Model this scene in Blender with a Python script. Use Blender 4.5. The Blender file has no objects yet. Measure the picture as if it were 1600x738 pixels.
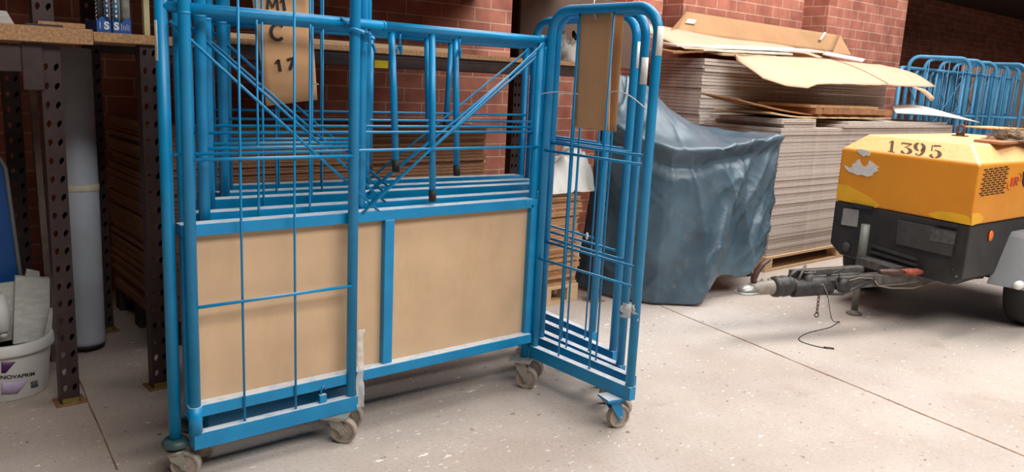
import bpy, bmesh, math, random
from mathutils import Vector, Matrix, noise
random.seed(7)
PI = math.pi
SC = bpy.context.scene
COL = SC.collection

# ------------------------------------------------------------------ camera calibration
CX, CY, F, HC = 800.0, 369.0, 1262.08, 1.5
YAW, PIT, ROL = math.radians(40.31433847), math.radians(11.06297623), math.radians(2.81251849)
FW = Vector((math.sin(YAW)*math.cos(PIT), math.cos(YAW)*math.cos(PIT), -math.sin(PIT)))
R0 = Vector((math.cos(YAW), -math.sin(YAW), 0)); U0 = R0.cross(FW)
RT = math.cos(ROL)*R0 + math.sin(ROL)*U0
UP = -math.sin(ROL)*R0 + math.cos(ROL)*U0
O = Vector((0, 0, HC))

def ray(x, y): return F*FW + (x-CX)*RT - (y-CY)*UP
def atY(x, y, Y): v = ray(x, y); return O + v*(Y/v.y)
def atX(x, y, X): v = ray(x, y); return O + v*(X/v.x)
def atZ(x, y, Z=0.0): v = ray(x, y); return O + v*((Z-HC)/v.z)
def atP(x, y, p, n): v = ray(x, y); return O + v*((n.dot(p-O))/n.dot(v))

cam = bpy.data.cameras.new('camera'); camo = bpy.data.objects.new('camera', cam); COL.objects.link(camo)
camo.matrix_world = Matrix(((RT.x, UP.x, -FW.x, 0), (RT.y, UP.y, -FW.y, 0), (RT.z, UP.z, -FW.z, HC), (0, 0, 0, 1)))
cam.sensor_fit = 'HORIZONTAL'; cam.sensor_width = 36; cam.lens = F/1600*36; cam.clip_start = .05; cam.clip_end = 200
SC.camera = camo

# ------------------------------------------------------------------ materials
def lin(c):
    return tuple(((v/255)/12.92 if v/255 <= .04045 else ((v/255+.055)/1.055)**2.4) for v in c)
MATS = {}
def mat(name, rgb, rough=.6, var=.12, scale=12, bump=.0, bscale=60, metal=0.0, rgb2=None, stretch=None, spec=.5, lo=.35, hi=.7, detail=6):
    if name in MATS: return MATS[name]
    m = bpy.data.materials.new(name); m.use_nodes = True; nt = m.node_tree; N = nt.nodes; L = nt.links
    b = N['Principled BSDF']; b.inputs['Roughness'].default_value = rough; b.inputs['Metallic'].default_value = metal
    b.inputs['Specular IOR Level'].default_value = spec
    c = lin(rgb); c2 = lin(rgb2) if rgb2 else tuple(max(0, v*(1-var*2.2)) for v in c)
    tc = N.new('ShaderNodeTexCoord'); mp = N.new('ShaderNodeMapping'); L.new(tc.outputs['Object'], mp.inputs['Vector'])
    if stretch: mp.inputs['Scale'].default_value = stretch
    n = N.new('ShaderNodeTexNoise'); n.inputs['Scale'].default_value = scale; n.inputs['Detail'].default_value = detail
    L.new(mp.outputs['Vector'], n.inputs['Vector'])
    r = N.new('ShaderNodeValToRGB'); r.color_ramp.elements[0].position = lo; r.color_ramp.elements[1].position = hi
    r.color_ramp.elements[0].color = (*c2, 1); r.color_ramp.elements[1].color = (*c, 1)
    L.new(n.outputs['Fac'], r.inputs['Fac']); L.new(r.outputs['Color'], b.inputs['Base Color'])
    if bump:
        n2 = N.new('ShaderNodeTexNoise'); n2.inputs['Scale'].default_value = bscale; n2.inputs['Detail'].default_value = 5
        L.new(mp.outputs['Vector'], n2.inputs['Vector'])
        bp = N.new('ShaderNodeBump'); bp.inputs['Strength'].default_value = bump; bp.inputs['Distance'].default_value = .01
        L.new(n2.outputs['Fac'], bp.inputs['Height']); L.new(bp.outputs['Normal'], b.inputs['Normal'])
    MATS[name] = m; return m

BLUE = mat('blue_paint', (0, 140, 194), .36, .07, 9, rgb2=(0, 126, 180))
def streaks(m, rgb, amt, scale=(1.2, 6, 3), rot=(.0, .6, .3), lo=.56, hi=.72):
    nt = m.node_tree; N = nt.nodes; L = nt.links; b = N['Principled BSDF']; src = b.inputs['Base Color'].links[0].from_socket
    tc = N.new('ShaderNodeTexCoord'); mp = N.new('ShaderNodeMapping'); mp.inputs['Scale'].default_value = scale; mp.inputs['Rotation'].default_value = rot
    L.new(tc.outputs['Object'], mp.inputs['Vector']); n = N.new('ShaderNodeTexNoise'); n.inputs['Scale'].default_value = 1.6; n.inputs['Detail'].default_value = 9; n.inputs['Roughness'].default_value = .68
    L.new(mp.outputs[0], n.inputs['Vector']); r = N.new('ShaderNodeMapRange'); r.inputs['From Min'].default_value = lo; r.inputs['From Max'].default_value = hi; r.inputs['To Max'].default_value = amt
    L.new(n.outputs['Fac'], r.inputs['Value']); x = N.new('ShaderNodeMix'); x.data_type = 'RGBA'; L.new(r.outputs[0], x.inputs[0]); L.new(src, x.inputs[6]); x.inputs[7].default_value = (*lin(rgb), 1)
    L.new(x.outputs[2], b.inputs['Base Color'])
def dust_glare(m, rgb, amt, lo=.86, hi=.99):  # pale mix on upward normals: dusty tone plus painted overhead glare
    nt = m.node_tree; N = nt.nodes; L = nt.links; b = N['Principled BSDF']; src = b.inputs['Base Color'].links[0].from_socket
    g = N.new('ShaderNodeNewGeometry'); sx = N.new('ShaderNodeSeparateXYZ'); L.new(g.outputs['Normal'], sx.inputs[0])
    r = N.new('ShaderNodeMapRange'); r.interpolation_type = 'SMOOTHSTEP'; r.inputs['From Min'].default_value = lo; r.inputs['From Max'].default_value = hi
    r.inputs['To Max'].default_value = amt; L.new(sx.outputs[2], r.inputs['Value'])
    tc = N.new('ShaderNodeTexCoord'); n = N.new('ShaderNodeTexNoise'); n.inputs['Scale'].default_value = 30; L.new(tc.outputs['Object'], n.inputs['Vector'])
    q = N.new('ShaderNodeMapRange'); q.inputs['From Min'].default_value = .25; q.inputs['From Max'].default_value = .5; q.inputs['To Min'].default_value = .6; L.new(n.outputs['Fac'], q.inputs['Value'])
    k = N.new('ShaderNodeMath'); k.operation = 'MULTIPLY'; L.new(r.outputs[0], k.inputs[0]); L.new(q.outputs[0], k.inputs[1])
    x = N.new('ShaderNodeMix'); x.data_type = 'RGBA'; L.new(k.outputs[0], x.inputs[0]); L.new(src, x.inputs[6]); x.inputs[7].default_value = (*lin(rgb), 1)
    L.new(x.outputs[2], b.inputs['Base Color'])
dust_glare(BLUE, (226, 226, 226), .9)  # dusty rail tops; the light highlight on round bars is painted in too
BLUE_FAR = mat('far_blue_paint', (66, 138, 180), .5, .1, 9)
BOARD = mat('hardboard', (214, 180, 144), .75, .06, 5, .05, 120)
CARD = mat('cardboard', (218, 166, 118), .85, .05, 6, .05, 90)
CARDL = mat('pale_cardboard', (210, 176, 148), .85, .05, 4, .04, 70)
CARDM = mat('kraft_cardboard', (184, 142, 102), .85, .07, 4, .04, 70)
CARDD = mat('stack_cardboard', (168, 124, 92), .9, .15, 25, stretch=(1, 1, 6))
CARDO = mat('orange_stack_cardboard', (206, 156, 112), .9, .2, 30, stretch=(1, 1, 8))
GREYB = mat('grey_board', (206, 192, 182), .8, .14, 14, stretch=(1, 1, 14))
WHITEB = mat('white_board', (232, 224, 214), .7, .05, 8)
HARDB = mat('brown_fibreboard', (170, 120, 80), .8, .14, 14)
PALE = mat('pale_softwood', (214, 180, 140), .75, .1, 10, .05, 60, stretch=(1, 10, 10))
CHIP = mat('chipboard', (196, 150, 108), .85, .2, 90, .1, 200)
BROWN = mat('brown_rack_paint', (66, 48, 46), .5, .15, 20)
BLACKR = mat('black_rubber', (34, 33, 34), .7, .1, 20)
ZINC = mat('zinc_plate', (168, 164, 156), .45, .1, 25, metal=.5)
BEIGEW = mat('beige_wheel', (170, 156, 142), .6, .15, 30, .05, 60)
TARP = mat('blue_grey_tarpaulin', (88, 110, 124), .36, .14, 3.0, .15, 40, rgb2=(60, 80, 94))
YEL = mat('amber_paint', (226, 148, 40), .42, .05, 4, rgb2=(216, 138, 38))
YELP = mat('lemon_paint_patch', (240, 178, 44), .45, .06, 8)
BLKP = mat('black_tub_plastic', (52, 50, 50), .5, .16, 8, .05, 80, rgb2=(40, 38, 38))
GREYP = mat('grey_plastic', (118, 120, 122), .55, .06, 8)
DGREYP = mat('dark_grey_panel', (70, 68, 68), .55, .15, 16)
STEELD = mat('dirty_steel', (104, 100, 96), .5, .25, 22, .1, 60, metal=.3)
STEELB = mat('bright_galvanised', (170, 170, 166), .35, .15, 25, metal=.6)
STEELK = mat('oily_black_steel', (62, 60, 60), .5, .25, 22, .1, 50, metal=.2)
RUST = mat('rusty_brown_metal', (96, 68, 62), .45, .2, 25, metal=.3)
REDG = mat('red_rubber', (172, 84, 64), .6, .25, 40)
WHITEP = mat('white_plastic', (226, 224, 220), .45, .05, 6)
PURP = mat('purple_print', (84, 34, 98), .5, .03, 6)
LILAC = mat('lilac_print', (196, 178, 208), .5, .06, 40)
INK = mat('black_ink', (42, 34, 32), .7, .2, 60)
STEN = mat('brown_stencil_ink', (92, 62, 36), .7, .15, 60)
REDI = mat('red_print', (196, 64, 40), .6, .1, 40)
GREYI = mat('grey_print', (120, 120, 120), .6, .3, 120)
PAPER = mat('white_paper', (222, 220, 216), .7, .08, 60)
YELT = mat('yellow_tag_plastic', (238, 206, 30), .5, .08, 40)
TRAYB = mat('blue_print_card', (24, 84, 158), .45, .06, 10)
TEAL = mat('teal_print', (20, 120, 168), .45, .06, 10)
TUBEG = mat('silver_tube', (168, 166, 162), .35, .25, 30)
GREYR = mat('pale_grey_blue_roll', (188, 196, 208), .55, .08, 5, .1, 14)
TAPE = mat('cream_tape', (206, 200, 176), .5, .06, 20)
BLUEP = mat('royal_blue_plastic', (20, 80, 150), .4, .05, 8)
FOAM = mat('grey_foam_board', (206, 204, 198), .85, .1, 20, .2, 40, stretch=(1, 1, 3))
CLOTH = mat('white_cloth', (206, 202, 196), .85, .1, 20, .1, 50)
CLOTHK = mat('black_cloth', (34, 34, 38), .85, .1, 20, .1, 50)
FIBRE = mat('brown_fibre', (150, 124, 100), .8, .25, 30)
ORNG = mat('orange_reflector', (240, 120, 40), .3, .05, 30)
PANELB = mat('brown_panel', (104, 80, 68), .6, .08, 4)
DISC = mat('dark_green_metal', (62, 92, 92), .5, .2, 20)
FILLER = mat('joint_filler', (150, 116, 92), .9, .25, 30)
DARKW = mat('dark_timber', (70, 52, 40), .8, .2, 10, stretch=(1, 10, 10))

streaks(TARP, (150, 152, 146), .6, (1.0, 7, 2.2), (.2, .9, .4), .58, .78)
streaks(BOARD, (186, 146, 108), .5, (3, 3, 1), (0, 0, 0), .5, .75)
dust_glare(YEL, (240, 206, 158), .75, .3, .98)  # paler canopy top: dusty paint and gloss highlight put into the colour
def film_mat():
    m = bpy.data.materials.new('clear_film'); m.use_nodes = True; nt = m.node_tree; N = nt.nodes; L = nt.links
    N.remove(N['Principled BSDF']); out = N['Material Output']
    a = N.new('ShaderNodeBsdfTransparent'); g = N.new('ShaderNodeBsdfPrincipled'); g.inputs['Base Color'].default_value = (.75, .73, .7, 1); g.inputs['Roughness'].default_value = .2
    n = N.new('ShaderNodeTexNoise'); n.inputs['Scale'].default_value = 30
    r = N.new('ShaderNodeMapRange'); r.inputs['To Min'].default_value = .2; r.inputs['To Max'].default_value = .75
    mx = N.new('ShaderNodeMixShader'); L.new(n.outputs['Fac'], r.inputs['Value']); L.new(r.outputs['Result'], mx.inputs['Fac'])
    L.new(a.outputs[0], mx.inputs[1]); L.new(g.outputs[0], mx.inputs[2]); L.new(mx.outputs[0], out.inputs['Surface'])
    return m
FILM = film_mat()

def brick_mat(name='red_brick', c1=(186, 118, 100), c2=(168, 100, 82), mo=(206, 170, 148)):
    m = bpy.data.materials.new(name); m.use_nodes = True; nt = m.node_tree; N = nt.nodes; L = nt.links
    b = N['Principled BSDF']; b.inputs['Roughness'].default_value = .85
    tc = N.new('ShaderNodeTexCoord'); sp = N.new('ShaderNodeSeparateXYZ'); L.new(tc.outputs['Object'], sp.inputs[0])
    ad = N.new('ShaderNodeMath'); ad.operation = 'ADD'; L.new(sp.outputs[0], ad.inputs[0]); L.new(sp.outputs[1], ad.inputs[1])
    cb = N.new('ShaderNodeCombineXYZ'); L.new(ad.outputs[0], cb.inputs[0]); L.new(sp.outputs[2], cb.inputs[1])
    br = N.new('ShaderNodeTexBrick'); L.new(cb.outputs[0], br.inputs['Vector'])
    br.inputs['Scale'].default_value = 1; br.inputs['Brick Width'].default_value = .34; br.inputs['Row Height'].default_value = .115
    br.inputs['Mortar Size'].default_value = .006; br.inputs['Mortar Smooth'].default_value = .3; br.inputs['Bias'].default_value = -.1
    br.inputs['Color1'].default_value = (*lin(c1), 1); br.inputs['Color2'].default_value = (*lin(c2), 1)
    br.inputs['Mortar'].default_value = (*lin(mo), 1)
    n = N.new('ShaderNodeTexNoise'); n.inputs['Scale'].default_value = 5; n.inputs['Detail'].default_value = 8; L.new(tc.outputs['Object'], n.inputs['Vector'])
    r = N.new('ShaderNodeValToRGB'); r.color_ramp.elements[0].color = (.62, .58, .56, 1); r.color_ramp.elements[1].color = (1.05, 1.05, 1.05, 1)
    r.color_ramp.elements[0].position = .3; r.color_ramp.elements[1].position = .65
    L.new(n.outputs['Fac'], r.inputs['Fac'])
    mx = N.new('ShaderNodeMix'); mx.data_type = 'RGBA'; mx.blend_type = 'MULTIPLY'; mx.inputs[0].default_value = 1
    L.new(br.outputs['Color'], mx.inputs[6]); L.new(r.outputs['Color'], mx.inputs[7]); L.new(mx.outputs[2], b.inputs['Base Color'])
    bp = N.new('ShaderNodeBump'); bp.inputs['Strength'].default_value = .5; bp.inputs['Distance'].default_value = .01; bp.invert = True
    L.new(br.outputs['Fac'], bp.inputs['Height']); L.new(bp.outputs['Normal'], b.inputs['Normal'])
    return m
BRICK = brick_mat()

def floor_mat():
    m = bpy.data.materials.new('dusty_concrete'); m.use_nodes = True; nt = m.node_tree; N = nt.nodes; L = nt.links
    b = N['Principled BSDF']; b.inputs['Roughness'].default_value = .62; b.inputs['Specular IOR Level'].default_value = .35
    tc = N.new('ShaderNodeTexCoord')
    def nz(scale, det=6, rough=.6):
        n = N.new('ShaderNodeTexNoise'); n.inputs['Scale'].default_value = scale; n.inputs['Detail'].default_value = det; n.inputs['Roughness'].default_value = rough
        L.new(tc.outputs['Object'], n.inputs['Vector']); return n.outputs['Fac']
    def ramp(src, p0, c0, p1, c1):
        r = N.new('ShaderNodeValToRGB'); r.color_ramp.elements[0].position = p0; r.color_ramp.elements[1].position = p1
        r.color_ramp.elements[0].color = (*c0, 1); r.color_ramp.elements[1].color = (*c1, 1); L.new(src, r.inputs['Fac']); return r.outputs['Color']
    def mix(fac, a, bb, mode='MIX'):
        x = N.new('ShaderNodeMix'); x.data_type = 'RGBA'; x.blend_type = mode
        if isinstance(fac, float): x.inputs[0].default_value = fac
        else: L.new(fac, x.inputs[0])
        for i, v in ((6, a), (7, bb)):
            if isinstance(v, tuple): x.inputs[i].default_value = (*v, 1)
            else: L.new(v, x.inputs[i])
        return x.outputs[2]
    base = ramp(nz(1.1, 8), .3, lin((168, 153, 143)), .7, lin((194, 182, 172)))
    base = mix(ramp(nz(.5, 3), .45, (0, 0, 0), .75, (.5, .5, .5)), base, lin((200, 196, 196)))
    base = mix(ramp(nz(3.2, 7), .6, (0, 0, 0), .75, (.35, .35, .35)), base, lin((150, 122, 100)))
    base = mix(ramp(nz(60, 4), .3, (.35, .35, .35), .5, (0, 0, 0)), base, lin((140, 124, 114)))
    def specks(scale, thr, colr, base, seed, stretch=(1, 1, 1)):
        mp = N.new('ShaderNodeMapping'); mp.inputs['Location'].default_value = (seed, seed*1.7, 0); mp.inputs['Scale'].default_value = stretch
        mp.inputs['Rotation'].default_value = (0, 0, seed)
        L.new(tc.outputs['Object'], mp.inputs['Vector'])
        ns = N.new('ShaderNodeTexNoise'); ns.inputs['Scale'].default_value = scale*3; L.new(mp.outputs[0], ns.inputs['Vector'])
        ad = N.new('ShaderNodeMix'); ad.data_type = 'RGBA'; ad.blend_type = 'LINEAR_LIGHT'; ad.inputs[0].default_value = .03
        L.new(mp.outputs[0], ad.inputs[6]); L.new(ns.outputs['Color'], ad.inputs[7])
        v = N.new('ShaderNodeTexVoronoi'); v.inputs['Scale'].default_value = scale; L.new(ad.outputs[2], v.inputs['Vector'])
        sx = N.new('ShaderNodeSeparateXYZ'); L.new(v.outputs['Color'], sx.inputs[0])
        # random radius per cell
        mr = N.new('ShaderNodeMapRange'); mr.inputs['From Min'].default_value = thr; mr.inputs['From Max'].default_value = 1
        mr.inputs['To Min'].default_value = .0; mr.inputs['To Max'].default_value = .22; L.new(sx.outputs[0], mr.inputs['Value'])
        lt = N.new('ShaderNodeMath'); lt.operation = 'LESS_THAN'; L.new(v.outputs['Distance'], lt.inputs[0]); L.new(mr.outputs[0], lt.inputs[1])
        return mix(lt.outputs[0], base, colr)
    base = specks(24, .62, lin((232, 224, 214)), base, 1.3, (1, 1.6, 1))
    base = specks(44, .66, lin((226, 218, 208)), base, 4.1)
    base = specks(13, .86, lin((238, 230, 222)), base, 7.7, (1, 2.2, 1))
    base = specks(30, .8, lin((104, 88, 78)), base, 2.9)
    base = specks(17, .9, lin((112, 98, 88)), base, 9.2, (1, 1.8, 1))
    L.new(base, b.inputs['Base Color'])
    bp = N.new('ShaderNodeBump'); bp.inputs['Strength'].default_value = .12; bp.inputs['Distance'].default_value = .01
    L.new(nz(45, 6), bp.inputs['Height']); L.new(bp.outputs['Normal'], b.inputs['Normal'])
    return m
FLOORM = floor_mat()

# ------------------------------------------------------------------ mesh helpers
class MB:
    def __init__(s): s.bm = bmesh.new()
    def quad(s, *p, smooth=False):
        f = s.bm.faces.new([s.bm.verts.new(q) for q in p]); f.smooth = smooth; return s
    def box(s, lo, hi, M=None):
        x0, y0, z0 = lo; x1, y1, z1 = hi
        v = [Vector(p) for p in ((x0,y0,z0),(x1,y0,z0),(x1,y1,z0),(x0,y1,z0),(x0,y0,z1),(x1,y0,z1),(x1,y1,z1),(x0,y1,z1))]
        if M is not None: v = [M @ p for p in v]
        v = [s.bm.verts.new(p) for p in v]
        for f in ((0,3,2,1),(4,5,6,7),(0,1,5,4),(1,2,6,5),(2,3,7,6),(3,0,4,7)): s.bm.faces.new([v[i] for i in f])
        return s
    def extrude(s, pts, vec):
        pts = [Vector(p) for p in pts]; vec = Vector(vec)
        a = [s.bm.verts.new(p) for p in pts]; b = [s.bm.verts.new(p+vec) for p in pts]; n = len(pts)
        nrm = Vector((0, 0, 0))
        for i in range(n): nrm += pts[i].cross(pts[(i+1) % n])
        flip = nrm.dot(vec) > 0
        s.bm.faces.new(a[::-1] if flip else a); s.bm.faces.new(b if flip else b[::-1])
        for i in range(n):
            j = (i+1) % n
            s.bm.faces.new((a[i], a[j], b[j], b[i]) if flip else (a[j], a[i], b[i], b[j]))
        return s
    def tube(s, pts, r, seg=10, closed=False, caps=True, flat=1.0):
        pts = [Vector(p) for p in pts]; n = len(pts)
        rr = r if isinstance(r, (list, tuple)) else [r]*n
        tans = []
        for i in range(n):
            if closed: t = pts[(i+1) % n]-pts[i-1]
            else: t = pts[min(i+1, n-1)]-pts[max(i-1, 0)]
            tans.append(t.normalized() if t.length > 1e-9 else Vector((0, 0, 1)))
        t0 = tans[0]; ref = Vector((0, 0, 1)) if abs(t0.z) < .9 else Vector((1, 0, 0))
        u = t0.cross(ref).normalized(); rings = []
        for i in range(n):
            t = tans[i]; u = (u - t*u.dot(t)); u = u.normalized() if u.length > 1e-6 else t.orthogonal().normalized()
            w = t.cross(u)
            rings.append([s.bm.verts.new(pts[i]+(u*math.cos(2*PI*k/seg)+w*math.sin(2*PI*k/seg)*flat)*rr[i]) for k in range(seg)])
        m = n if closed else n-1
        for i in range(m):
            A, B = rings[i], rings[(i+1) % n]
            for k in range(seg):
                f = s.bm.faces.new((A[k], A[(k+1) % seg], B[(k+1) % seg], B[k])); f.smooth = True
        if caps and not closed: s.bm.faces.new(rings[0][::-1]); s.bm.faces.new(rings[-1])
        return s
    def lathe(s, prof, M=None, seg=24, smooth=True):
        rings = []
        for r, z in prof:
            ring = []
            for k in range(seg):
                p = Vector((r*math.cos(2*PI*k/seg), r*math.sin(2*PI*k/seg), z))
                ring.append(s.bm.verts.new(M @ p if M is not None else p))
            rings.append(ring)
        for i in range(len(rings)-1):
            A, B = rings[i], rings[i+1]
            for k in range(seg):
                f = s.bm.faces.new((A[k], A[(k+1) % seg], B[(k+1) % seg], B[k])); f.smooth = smooth
        if prof[0][0] > 1e-5: s.bm.faces.new(rings[0][::-1])
        if prof[-1][0] > 1e-5: s.bm.faces.new(rings[-1])
        return s
    def grid(s, fn, nu, nv, thick=0.0, smooth=True):
        """fn(i/nu, j/nv) -> point; thick gives an underside along -normal"""
        P = [[Vector(fn(i/nu, j/nv)) for j in range(nv+1)] for i in range(nu+1)]
        V = [[s.bm.verts.new(p) for p in row] for row in P]
        fs = []
        for i in range(nu):
            for j in range(nv):
                f = s.bm.faces.new((V[i][j], V[i+1][j], V[i+1][j+1], V[i][j+1])); f.smooth = smooth; fs.append(f)
        if thick:
            D = []
            for i in range(nu+1):
                row = []
                for j in range(nv+1):
                    a = P[min(i+1, nu)][j]-P[max(i-1, 0)][j]; b = P[i][min(j+1, nv)]-P[i][max(j-1, 0)]
                    n = a.cross(b); n = n.normalized() if n.length > 1e-9 else Vector((0, 0, 1))
                    row.append(s.bm.verts.new(P[i][j]-n*thick))
                D.append(row)
            for i in range(nu):
                for j in range(nv):
                    f = s.bm.faces.new((D[i][j], D[i][j+1], D[i+1][j+1], D[i+1][j])); f.smooth = smooth
            for i in range(nu):
                s.bm.faces.new((V[i][0], D[i][0], D[i+1][0], V[i+1][0])); s.bm.faces.new((V[i+1][nv], D[i+1][nv], D[i][nv], V[i][nv]))
            for j in range(nv):
                s.bm.faces.new((V[0][j+1], D[0][j+1], D[0][j], V[0][j])); s.bm.faces.new((V[nu][j], D[nu][j], D[nu][j+1], V[nu][j+1]))
        return s
    def mesh(s, name, material, origin=None, xf=None):
        if xf is not None: bmesh.ops.transform(s.bm, matrix=xf, verts=s.bm.verts)
        if origin is not None: bmesh.ops.translate(s.bm, vec=-Vector(origin), verts=s.bm.verts)
        bmesh.ops.recalc_face_normals(s.bm, faces=s.bm.faces)
        me = bpy.data.meshes.new(name); s.bm.to_mesh(me); s.bm.free()
        me.materials.append(material); return me
def link(name, me, parent=None, loc=None):
    o = bpy.data.objects.new(name, me); COL.objects.link(o)
    if parent: o.parent = parent
    if loc is not None: o.location = loc
    return o
def part(mb, name, m, parent, origin=None, label=None, xf=None, bevel=0):
    """a mesh part under parent; world-built geometry passes origin = the thing's location"""
    o = link(name, mb.mesh(name, m, origin, xf), parent)
    if label: o['label'] = label
    if bevel: bev(o, bevel)
    return o
def bev(o, w, seg=2):
    b = o.modifiers.new('bevel', 'BEVEL'); b.width = w; b.segments = seg; b.limit_method = 'ANGLE'; b.angle_limit = math.radians(40)
def tag(o, label, cat, group=None):
    o['label'] = label; o['category'] = cat
    if group: o['group'] = group
    return o
def thing(name, label, cat, loc=(0, 0, 0), rz=0, group=None):
    o = bpy.data.objects.new(name, None); COL.objects.link(o); o.location = loc; o.rotation_euler = (0, 0, rz); o.empty_display_size = .1
    return tag(o, label, cat, group)
def single(mb, name, m, label, cat, origin, group=None, bevel=0):
    o = link(name, mb.mesh(name, m, origin), None, origin)
    if bevel: bev(o, bevel)
    return tag(o, label, cat, group)
def struct(mb, name, m):
    o = link(name, mb.mesh(name, m)); o['kind'] = 'structure'; return o
def frame(o, x, y):
    """matrix: local x along x, local y along y, z = normal"""
    x = Vector(x).normalized(); y = Vector(y); y = (y-x*y.dot(x)).normalized(); z = x.cross(y); o = Vector(o)
    return Matrix(((x.x, y.x, z.x, o.x), (x.y, y.y, z.y, o.y), (x.z, y.z, z.z, o.z), (0, 0, 0, 1)))
def axis(o, d):
    d = Vector(d).normalized(); a = d.orthogonal(); return frame(o, a, d.cross(a))
def text_mesh(body, size, M, extrude=.0006, bold=0.0, shear=0.0, align='CENTER', spacing=1.0):
    cu = bpy.data.curves.new('text', 'FONT'); cu.body = body; cu.size = size; cu.extrude = extrude; cu.offset = bold; cu.shear = shear
    cu.align_x = align; cu.align_y = 'CENTER'; cu.space_character = spacing
    o = bpy.data.objects.new('text', cu); COL.objects.link(o)
    dg = bpy.context.evaluated_depsgraph_get(); me = bpy.data.meshes.new_from_object(o.evaluated_get(dg))
    bpy.data.objects.remove(o); bpy.data.curves.remove(cu)
    me.transform(M); return me
def textpart(body, size, M, m, name, parent, **k):
    me = text_mesh(body, size, M, **k); me.materials.clear(); me.materials.append(m); me.name = name
    return link(name, me, parent)
def plate(outer, holes, depth):
    """flat plate with holes in its local xy plane, as a mesh"""
    cu = bpy.data.curves.new('plate', 'CURVE'); cu.dimensions = '2D'; cu.fill_mode = 'BOTH'; cu.extrude = depth/2
    for lp in [outer]+holes:
        sp = cu.splines.new('POLY'); sp.points.add(len(lp)-1); sp.use_cyclic_u = True
        for q, p in zip(sp.points, lp): q.co = (p[0], p[1], 0, 1)
    o = bpy.data.objects.new('plate', cu); COL.objects.link(o)
    dg = bpy.context.evaluated_depsgraph_get(); me = bpy.data.meshes.new_from_object(o.evaluated_get(dg))
    bpy.data.objects.remove(o); bpy.data.curves.remove(cu); return me
def rnd(a, b): return random.uniform(a, b)

# ------------------------------------------------------------------ setting
struct(MB().box((-4, -9, -.2), (24, 8, 0)), 'floor', FLOORM)
YW, YR = 5.30, 5.62       # pier faces / recessed wall
struct(MB().box((-4, YR, 0), (11.0, YR+.3, 6)), 'wall_back', BRICK)
def xw(x, y, Y): return atY(x, y, Y).x
piers = [(xw(985, 60, YW), xw(1033, 40, YW)), (xw(1066, 25, YW), xw(1252, 40, YW)), (xw(1289, 60, YW), xw(1411, 60, YW))]
n = 0
for a, b in piers:
    n += 1; struct(MB().box((a, YW, 0), (b, YR, 6)), 'trim_%d' % n, BRICK)
XA = piers[-1][1]
struct(MB().box((XA-.3, YR, 0), (XA, 7.6, 6)), 'wall_side', BRICK)
struct(MB().box((XA-.3, 7.6, 0), (24, 7.9, 6)), 'wall_far', BRICK)
struct(MB().box((24, -9, 0), (24.3, 8, 6)), 'wall_right', BRICK)
struct(MB().box((-4.3, -9, 0), (-4, 8, 6.5)), 'wall_left', DARKW)  # unseen wall added to block sky light, dark to cut bounce
struct(MB().box((-4.3, -9.3, 0), (24.3, -9, 6.5)), 'wall_front', DARKW)  # unseen, closes the open side against sky light; dark to cut bounce
# unseen slab added to shade the far right recess, and the hall roof
struct(MB().box((XA, 5.3, 3.45), (24, 7.6, 3.7)), 'trim_4', DARKW)
struct(MB().box((-4, -9, 6.3), (24, 8, 6.5)), 'ceiling', mat('roof_panel', (86, 80, 74), .9, .05, 4))
# expansion joints in the slab
p0, p1 = atZ(1000, 465), atZ(1600, 713); dj = (p1-p0).normalized()
def joint(a, b, w, name):
    d = (b-a).normalized(); s = Vector((-d.y, d.x, 0))*w/2; mb = MB(); k = 60; L = (b-a).length
    top = []; bot = []
    for i in range(k+1):
        q = a+d*(L*i/k); j = noise.noise(q*3)*.006; ww = 1+.7*noise.noise(q*9)
        top.append(q+s*ww+s.normalized()*j); bot.append(q-s*ww+s.normalized()*j)
    for i in range(k):
        mb.extrude([bot[i], bot[i+1], top[i+1], top[i]], (0, 0, .0012))
    return struct(mb, name, FILLER)
joint(p0-dj*.9, p1+dj*3, .011, 'trim_5')
joint(atZ(120, 585), atZ(183, 735), .006, 'trim_6')

# ------------------------------------------------------------------ roll cages
def arc(c, a0, a1, r, n, ex, ez):
    return [c+ex*(r*math.cos(a0+(a1-a0)*i/n))+ez*(r*math.sin(a0+(a1-a0)*i/n)) for i in range(n+1)]
EX, EZ = Vector((1, 0, 0)), Vector((0, 0, 1))

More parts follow.
